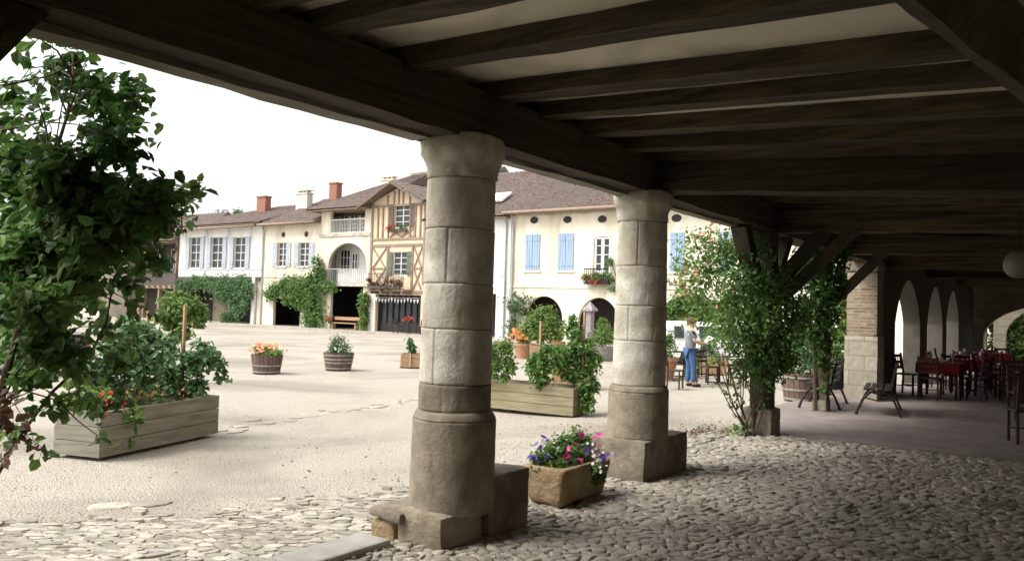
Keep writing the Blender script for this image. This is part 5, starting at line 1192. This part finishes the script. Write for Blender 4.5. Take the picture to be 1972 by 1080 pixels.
def cloth(cx,cy,z,w,l,label,m='redcloth'):
    mb=MB(); mb.box(cx-w/2-.01,cx+w/2+.01,cy-l/2-.01,cy+l/2+.01,z+.742,z+.748)
    n=10
    for (ax_,ay_,bx_,by_) in ((-1,-1,1,-1),(1,-1,1,1),(1,1,-1,1),(-1,1,-1,-1)):
        for k in range(n):
            f0,f1=k/n,(k+1)/n; o0,o1=.012+.014*(k%2),.012+.014*((k+1)%2)
            p0=(cx+(ax_+(bx_-ax_)*f0)*(w/2+.01),cy+(ay_+(by_-ay_)*f0)*(l/2+.01)); p1=(cx+(ax_+(bx_-ax_)*f1)*(w/2+.01),cy+(ay_+(by_-ay_)*f1)*(l/2+.01))
            nx_,ny_=(by_-ay_)/2,-(bx_-ax_)/2
            mb.quad((p0[0],p0[1],z+.745),(p1[0],p1[1],z+.745),(p1[0]+nx_*o1,p1[1]+ny_*o1,z+.53),(p0[0]+nx_*o0,p0[1]+ny_*o0,z+.53))
    return tag(mb.build('tablecloth',m),label,'tablecloth',group='red tablecloths under the arcade')
TZ=.012
rc=chair('redchair','x','red chairs of the restaurant under the arcade'); rt_b=table('redchair','x','restaurant tables under the arcade',.8,1.1)
desc=['nearest the pillar','in the middle of the dining row','farther along towards the end wall','farthest near the end wall','on the right beside the wide aisle','at the right rear of the dining area']
spots=[(-2.65,19.6),(-2.35,21.9),(-2.55,24.4),(-2.3,27.4),(-1.25,20.6),(-1.0,24.4)]
fc=[True,True]
for i,(x,y) in enumerate(spots):
    lb=('bare dark dining table ' if i==4 else 'dining table under a red cloth ')+desc[i]
    if i==0: rt_b.location=(x,y,TZ); rt_b['label']=lb
    else: dup(rt_b,(x,y,TZ),0,lb)
    if i!=4: cloth(x,y,TZ,.8,1.1,'red tablecloth on the table '+desc[i])
    for j,(dx_,dy,rz,w) in enumerate(((-.1,-.82,math.pi,'front'),(.1,.82,0,'rear'),(.62,-.15,-math.pi/2,'right'),(-.66,.1,math.pi/2,'left'))):
        lb='%s red chair at the table %s'%(w,desc[i])
        if i==0 and j==0: rc.location=(x+dx_,y+dy,TZ); rc.rotation_euler=(0,0,rz); rc['label']=lb
        else: dup(rc,(x+dx_,y+dy,TZ),rz+random.uniform(-.25,.25),lb)
def glassware(x,y,label):
    mb=MB(); mb.lathe([(.03,0),(.004,.008),(.004,.07),(.03,.10),(.036,.15),(.03,.185)],(x,y,TZ+.75),12,False); return tag(mb.build('wine_glass','frame'),label,'glass',group='glasses on the red tables')
for i in (0,1,2):
    x,y=spots[i]; glassware(x-.18,y-.2,'stemmed glass at the left side of the table '+desc[i]); glassware(x+.2,y+.15,'stemmed glass at the right side of the table '+desc[i])
    mb=MB(); mb.add([(x-.07,y+.02,TZ+.75),(x+.07,y+.02,TZ+.75),(x+.07,y+.12,TZ+.75),(x-.07,y+.12,TZ+.75),(x,y+.02,TZ+.88),(x,y+.12,TZ+.88)],[(0,1,4),(2,3,5),(1,2,5,4),(3,0,4,5),(3,2,1,0)]); tag(mb.build('menu_card','paper'),'folded white card standing on the table '+desc[i],'menu card',group='cards on the red tables')
dk=chair('darkchair','x','dark bistro chairs')
q=onz(1297,748,-.2); dk.location=(q.x,q.y,-.2); dk.rotation_euler=(0,0,R(100)); dk['label']='dark wooden chair right beside the second column'
sp=[((1362,738),R(70),'dark chair just right of the person in jeans'),((1418,742),R(-60),'dark chair behind the rose right of the bistro table'),((1335,725),R(-80),'dark chair behind the legs of the person')]
for (pp,rz,lb) in sp: q=onz(*pp,-.2); dup(dk,(q.x,q.y,-.2),rz,lb)
dup(dk,(-.72,13.2,TZ),R(200),'dark chair cut by the right edge of the picture'); dup(dk,(-.95,16.4,TZ),R(20),'dark chair standing alone at the right of the terrace')
bt_=table('iron','square black bistro table out on the gravel near the person','bistro tables on the square',.7,.7,True); q=onz(1385,738,-.2); bt_.location=(q.x,q.y,-.2)
q=onz(1300,728,-.2); dup(bt_,(q.x,q.y+.6,-.2),0,'black bistro table beside the second column')
q=onz(1368,722,-.22); t=T('wooden_planter','pale wooden planter behind the bistro table','planter',q); boardbox(t,q-rdir*.5,rdir,fdir,1.0,.6,.55,'plankw',-.22,3)
plantthing('leafy_plant','pale leafy plant in the planter behind the bistro table','plant',q+Vector((0,.3,.5)),[(q+fdir*.3+Vector((0,0,.75)),(.45,.3,.25)),(q+fdir*.3+Vector((0,0,1.1)),.35)],'lf_far',500,.09)
q=onz(1299,738,-.22); q=q+fdir*1.6; t=T('terracotta_planter','terracotta tub behind the chair at the second column','planter',q); mb=MB(); mb.lathe([(.28,0),(.4,.5),(.44,.5),(.44,.6),(.38,.6),(.35,.5),(.01,.48)],(q.x,q.y,-.22),22); mb.build('pot','terra',t)
plantthing('leafy_plant','bright green bush in the terracotta tub by the second column','plant',q+Vector((0,0,.55)),[(q+Vector((0,0,.85)),(.4,.3,.3)),(q+Vector((.05,0,1.15)),(.28,.25,.25))],'lf_mid',900,.08)
# table set under the half timbered house
q=ony(795,640,YF-.6); tq=dup(bt_,(q.x,YF-1.0,-.12),0,'small table under the pennants of the timbered house')
dup(dk,(q.x-.9,YF-1.0,-.12),R(90),'chair left of the table under the pennants'); dup(dk,(q.x+.7,YF-.7,-.12),R(-90),'chair right of the table under the pennants')
plantthing('flower_mound','red flowers on the table under the pennants','flowers',(q.x,YF-1.0,.62),[(Vector((q.x,YF-1.0,.78)),(.3,.2,.16))],'lf_mid',600,.07,fl=[([Vector((q.x+random.gauss(0,.2),YF-1.1,.8+random.gauss(0,.1))) for _ in range(40)],.06,'redf')])
q=ony(665,612,YF-.4); t=T('garden_bench','pale bench with red flowers before the dark ground floor','bench',(q.x,YF-.4,-.12)); MB().box(q.x-1.2,q.x+1.2,YF-.6,YF-.2,.28,.34).build('seat','plankw',t)
for s_ in (-1,1): MB().box(q.x+s_*1.1-.05,q.x+s_*1.1+.05,YF-.55,YF-.25,-.12,.278).build('leg','plankw',t)
MB().box(q.x-1.2,q.x+1.2,YF-.24,YF-.2,.5,.72).build('backrest','plankw',t)
q2=ony(640,605,YF-.5); plantthing('potted_flowers','pot of red flowers at the left end of the pale bench','flowers',(q2.x,YF-.6,-.12),[(Vector((q2.x,YF-.6,.5)),(.25,.25,.3))],'lf_mid',500,.09,fl=[([Vector((q2.x+random.gauss(0,.18),YF-.8,.55+random.gauss(0,.15))) for _ in range(24)],.06,'redf')])
# folding chairs by the white boarded house
dup(dk,(-28.6,YF-.9,-.12),R(40),'chair before the dark doorway of the white boarded house')
# pendant lamp
pl=atd(1962,510,9.0); t=T('pendant_lamp','pale round pendant lamp hanging at the right edge','lamp',(pl.x,pl.y,pl.z))
mb=MB(); mb.lathe([(.01,-.15)]+[(.155*math.sin(a),-.155*math.cos(a)) for a in np.linspace(.25,2.9,14)],(pl.x,pl.y,pl.z),24); mb.build('globe','lamp',t,smooth=True); MB().tube([(pl.x,pl.y,pl.z+.15),(pl.x,pl.y,CT(pl.x))],.008,5).build('cord','black',t)

# ================================================================= VEHICLES
def vehicle(name,label,cat,prof,glass,L,Wd,paint,wheels,wr,loc,rz,tail=None,front_=None,rear_glass=None):
    t=T(name,label,cat,(0,0,0)); w=Wd/2
    zmid=prof[0][2] if False else None
    n=len(prof); mb=MB()
    belt=glass['belt']; top=max(z for _,z in prof)
    def hw(zz): return w*(1-.16*max(0,(zz-belt)/(top-belt))) if zz>belt else w*(1-.05*max(0,(.45-zz)/.45))
    rows=[-1,-.93,.93,1]; 
    for s_ in rows:
        for (x,z) in prof:
            ins=0 if abs(s_)<1 else .03
            cx_=(x-L/2); mb.v.append((L/2+cx_*(1-ins*.6),s_*hw(z),z-(ins*.6 if z>belt else 0)))
    for r_ in range(3):
        for k in range(n): a=r_*n+k;b_=r_*n+(k+1)%n; mb.f.append((a,b_,b_+n,a+n))
    mb.f+=[tuple(range(n-1,-1,-1)),tuple(3*n+k for k in range(n))]
    mb.v=[(x,y,z) for x,y,z in mb.v]
    mb.build('body',paint,t,smooth=False,bevel=.02)
    for poly in glass['side']:
        for s_ in (-1,1):
            g_=MB(); g_.prism(poly,lambda u,v,q,s_=s_:(u,s_*(hw(v)-.01+q),v),0,.018); g_.build('side_window','glass',t)
    for (xa,za,xb,zb) in glass['ends']:
        g_=MB(); d=Vector((xb-xa,0,zb-za)).normalized(); nrm=Vector((-d.z,0,d.x)); 
        if nrm.z<0: nrm=-nrm
        ya,yb=hw(za)*.84,hw(zb)*.86
        A_=Vector((xa,0,za))+nrm*.012;B_=Vector((xb,0,zb))+nrm*.012
        g_.add([(A_.x,-ya,A_.z),(A_.x,ya,A_.z),(B_.x,yb,B_.z),(B_.x,-yb,B_.z)]+[(A_.x-nrm.x*.02,-ya,A_.z-nrm.z*.02),(A_.x-nrm.x*.02,ya,A_.z-nrm.z*.02),(B_.x-nrm.x*.02,yb,B_.z-nrm.z*.02),(B_.x-nrm.x*.02,-yb,B_.z-nrm.z*.02)],[(0,1,2,3),(7,6,5,4),(0,4,5,1),(1,5,6,2),(2,6,7,3),(3,7,4,0)])
        g_.build('windscreen','glass',t)
    for X in wheels:
        for s_ in (-1,1):
            wh=MB(); prof_=[(.01,-.1),(wr*.9,-.1),(wr,-.06),(wr,.06),(wr*.9,.1),(.01,.1)]; wh.lathe(prof_,(0,0,0),22); wh.v=[(X+a,s_*(w-.1)+c,wr+b_) for a,b_,c in wh.v]; wo=wh.build('wheel','rubber',t)
            rm=MB(); rm.lathe([(.01,0),(wr*.6,0),(wr*.62,.03),(.01,.05)],(0,0,0),18); rm.v=[(X+a,s_*(w-.1)+s_*(.095+c),wr+b_) for a,b_,c in rm.v]; rm.build('rim','zinc',wo)
    for (X,z,m_) in glass['lamps']:
        for s_ in (-1,1): MB().box(X-.04,X+.04,s_*w*.82-.13,s_*w*.82+.13,z-.09,z+.09).build('lamp' if m_=='frame' else 'tail_light',m_,t,bevel=.01)
    mb=MB()
    for s_ in (-1,1): mb.box(L*.25,L*.75,s_*(w-.02)-.03,s_*(w-.02)+.03,.22,.30)
    mb.build('sill','zinc',t)
    t.location=loc; t.rotation_euler=(0,0,rz); return t
vp=[(0,.35),(0,.65),(.08,.85),(.7,.98),(1.25,1.46),(1.5,1.55),(3.7,1.57),(3.85,1.45),(3.9,.4),(3.85,.28),(.05,.26)]
q=onz(1268,699,-.22)
vehicle('van','small white van parked behind the cafe tables and the person','van',vp,dict(belt=.95,side=[[(.95,1.0),(1.75,1.0),(1.75,1.42),(1.4,1.42)],[(1.85,1.0),(2.7,1.0),(2.7,1.42),(1.85,1.42)],[(3.25,.98),(3.6,.98),(3.6,1.4),(3.25,1.4)]],ends=[(.76,1.02,1.22,1.42)],lamps=[(.03,.62,'frame'),(3.89,.8,'tail')]),3.9,1.65,'vanp',(.75,3.1),.3,(q.x+rdir.x*4.0,q.y+rdir.y*4.0,-.22),YAW+math.pi)
cp=[(0,.4),(.02,.7),(.25,.86),(1.05,.93),(1.75,1.38),(2.1,1.43),(2.9,1.40),(3.7,1.0),(4.15,.93),(4.2,.5),(4.1,.25),(.1,.22)]
q=onz(112,722,-.22)
vehicle('parked_car','dark parked car half hidden behind the climbing rose','car',cp,dict(belt=.92,side=[[(1.35,.96),(2.25,.96),(2.25,1.34),(1.8,1.33)],[(2.32,.96),(3.4,.98),(2.85,1.33),(2.32,1.34)]],ends=[(1.12,.98,1.7,1.34),(3.62,1.05,2.98,1.37)],lamps=[(.02,.62,'frame'),(4.18,.74,'tail')]),4.2,1.7,'carp',(.8,3.35),.31,(q.x-rdir.x*4.2,q.y-rdir.y*4.2+.3,-.22),YAW)

# ================================================================= PERSON
def person(loc,face,label):
    t=T('person',label,'person',(0,0,0))
    def skin(name,verts,edges,rad,m,sub=2,parent=t):
        me=bpy.data.meshes.new(name); me.from_pydata(verts,edges,[]); me.update(); ob=bpy.data.objects.new(name,me); COL.objects.link(ob); ob.parent=parent; me.materials.append(M[m])
        md=ob.modifiers.new('skin','SKIN'); md.use_smooth_shade=True
        lay=me.skin_vertices[0] if me.skin_vertices else None
        if lay is None:
            return ob
        for i,r in enumerate(rad):
            r=r if hasattr(r,'__len__') else (r,r); lay.data[i].radius=r; lay.data[i].use_root=(i==0)
        s_=ob.modifiers.new('sub','SUBSURF'); s_.levels=sub; s_.render_levels=sub; return ob
    H_=1.70
    # body faces +X locally; stands with weight on both feet, forearms raised holding papers
    V=[(0,0,.93),(0,0,1.08),(.01,0,1.25),(0,0,1.40),(.02,0,1.49),(.035,0,1.56),(.045,0,1.635),(.04,0,1.70),
       (0,.17,1.40),(.02,.22,1.16),(.26,.17,1.13),(.36,.13,1.15),
       (0,-.17,1.40),(.02,-.22,1.16),(.26,-.16,1.11),(.36,-.12,1.13),
       (0,.09,.88),(.02,.11,.48),(-.02,.12,.08),(.16,.13,.035),
       (0,-.09,.88),(.05,-.11,.48),(.04,-.12,.08),(.22,-.13,.035)]
    E_=[(0,1),(1,2),(2,3),(3,4),(4,5),(5,6),(6,7),(3,8),(8,9),(9,10),(10,11),(3,12),(12,13),(13,14),(14,15),(0,16),(16,17),(17,18),(18,19),(0,20),(20,21),(21,22),(22,23)]
    Rr_=[(.12,.15),(.12,.14),(.125,.16),(.10,.13),.05,.075,.092,.06,.062,.045,.036,.03,.062,.045,.036,.03,.09,.062,.045,.04,.09,.062,.045,.04]
    body=skin('body',V,E_,Rr_,'skin')
    # fingers
    fing=MB()
    for s_ in (1,-1):
        hx,hy,hz=.38,.13*s_,1.15 if s_==1 else 1.13
        for k in range(4):
            yy=hy+(k-1.5)*.018*1; Lf=(.06,.072,.068,.055)[k]; fing.tube([(hx,yy,hz+.004),(hx+Lf*.6,yy,hz+.002),(hx+Lf,yy,hz-.018)],[.010,.009,.007],6)
        fing.tube([(hx-.03,hy-.03*s_,hz),(hx+.01,hy-.055*s_,hz+.01),(hx+.03,hy-.06*s_,hz+.0)],[.012,.011,.008],6)
    fing.build('fingers','skin',t,smooth=True)
    # shirt
    skin('shirt',[(0,0,.90),(0,0,1.08),(.01,0,1.25),(0,0,1.39),(.01,0,1.44),(0,.175,1.40),(.015,.215,1.22),(0,-.175,1.40),(.015,-.215,1.22)],[(0,1),(1,2),(2,3),(3,4),(3,5),(5,6),(3,7),(7,8)],[(.14,.175),(.14,.165),(.145,.18),(.12,.15),(.07,.08),.078,.066,.078,.066],'shirt')
    skin('jeans',[(0,0,.94),(0,.09,.88),(.02,.11,.48),(-.02,.12,.10),(0,-.09,.88),(.05,-.11,.48),(.04,-.12,.10)],[(0,1),(1,2),(2,3),(0,4),(4,5),(5,6)],[(.135,.165),(.105,.105),(.08,.08),(.072,.072),(.105,.105),(.08,.08),(.072,.072)],'jeans')
    skin('shoe',[(-.05,.12,.045),(.06,.125,.05),(.19,.13,.04)],[(0,1),(1,2)],[(.045,.045),(.05,.05),(.042,.042)],'black'); skin('shoe',[(.01,-.12,.045),(.12,-.125,.05),(.25,-.13,.04)],[(0,1),(1,2)],[(.045,.045),(.05,.05),(.042,.042)],'black')
    mb=MB()
    n1,n2=14,10
    for j in range(n2+1):
        ph=math.pi*.62*j/n2
        for i in range(n1): th=2*math.pi*i/n1; mb.v.append((.022+.125*math.sin(ph)*math.cos(th)-(.012),.115*math.sin(ph)*math.sin(th),1.66+.13*math.cos(ph)+(.05*max(0,math.cos(th))*math.sin(ph) if j>5 else 0)))
    mb.f=[(n1*j+i,n1*j+(i+1)%n1,n1*(j+1)+(i+1)%n1,n1*(j+1)+i) for j in range(n2) for i in range(n1)]
    mb.build('hair','hair',t,smooth=True)
    mb=MB(); mb.tube([(.125,0,1.655),(.155,0,1.635),(.13,0,1.615)],[.010,.016,.012],6); mb.tube([(.04,.09,1.66),(.035,.098,1.62)],[.016,.01],6); mb.tube([(.04,-.09,1.66),(.035,-.098,1.62)],[.016,.01],6); mb.build('nose_and_ears','skin',t,smooth=True)
    mb=MB()
    for s_ in (1,-1): mb.lathe([(.001,-.012),(.012,0),(.001,.012)],(.125,.033*s_,1.665),8)
    mb.box(.128,.138,-.022,.022,1.585,1.592); mb.build('eyes_and_mouth','hair',t)
    t.location=loc; t.rotation_euler=(0,0,face); 
    c,s_=math.cos(face),math.sin(face)
    mb=MB(); P=lambda x,y,z:(loc[0]+x*c-y*s_,loc[1]+x*s_+y*c,loc[2]+z)
    mb.add([P(.40,-.17,1.10),P(.40,.17,1.12),P(.56,.17,1.30),P(.56,-.17,1.28),P(.405,-.17,1.095),P(.405,.17,1.115),P(.565,.17,1.295),P(.565,-.17,1.275)],[(0,1,2,3),(7,6,5,4),(0,4,5,1),(1,5,6,2),(2,6,7,3),(3,7,4,0)])
    tag(mb.build('papers','paper'),'white open papers held in both hands by the standing person','papers')
    return t
q=onz(1328,744,-.22); person((q.x,q.y,gz(q.x,q.y)),YAW+R(10),'person in pale grey shirt and blue jeans standing by the cafe tables')
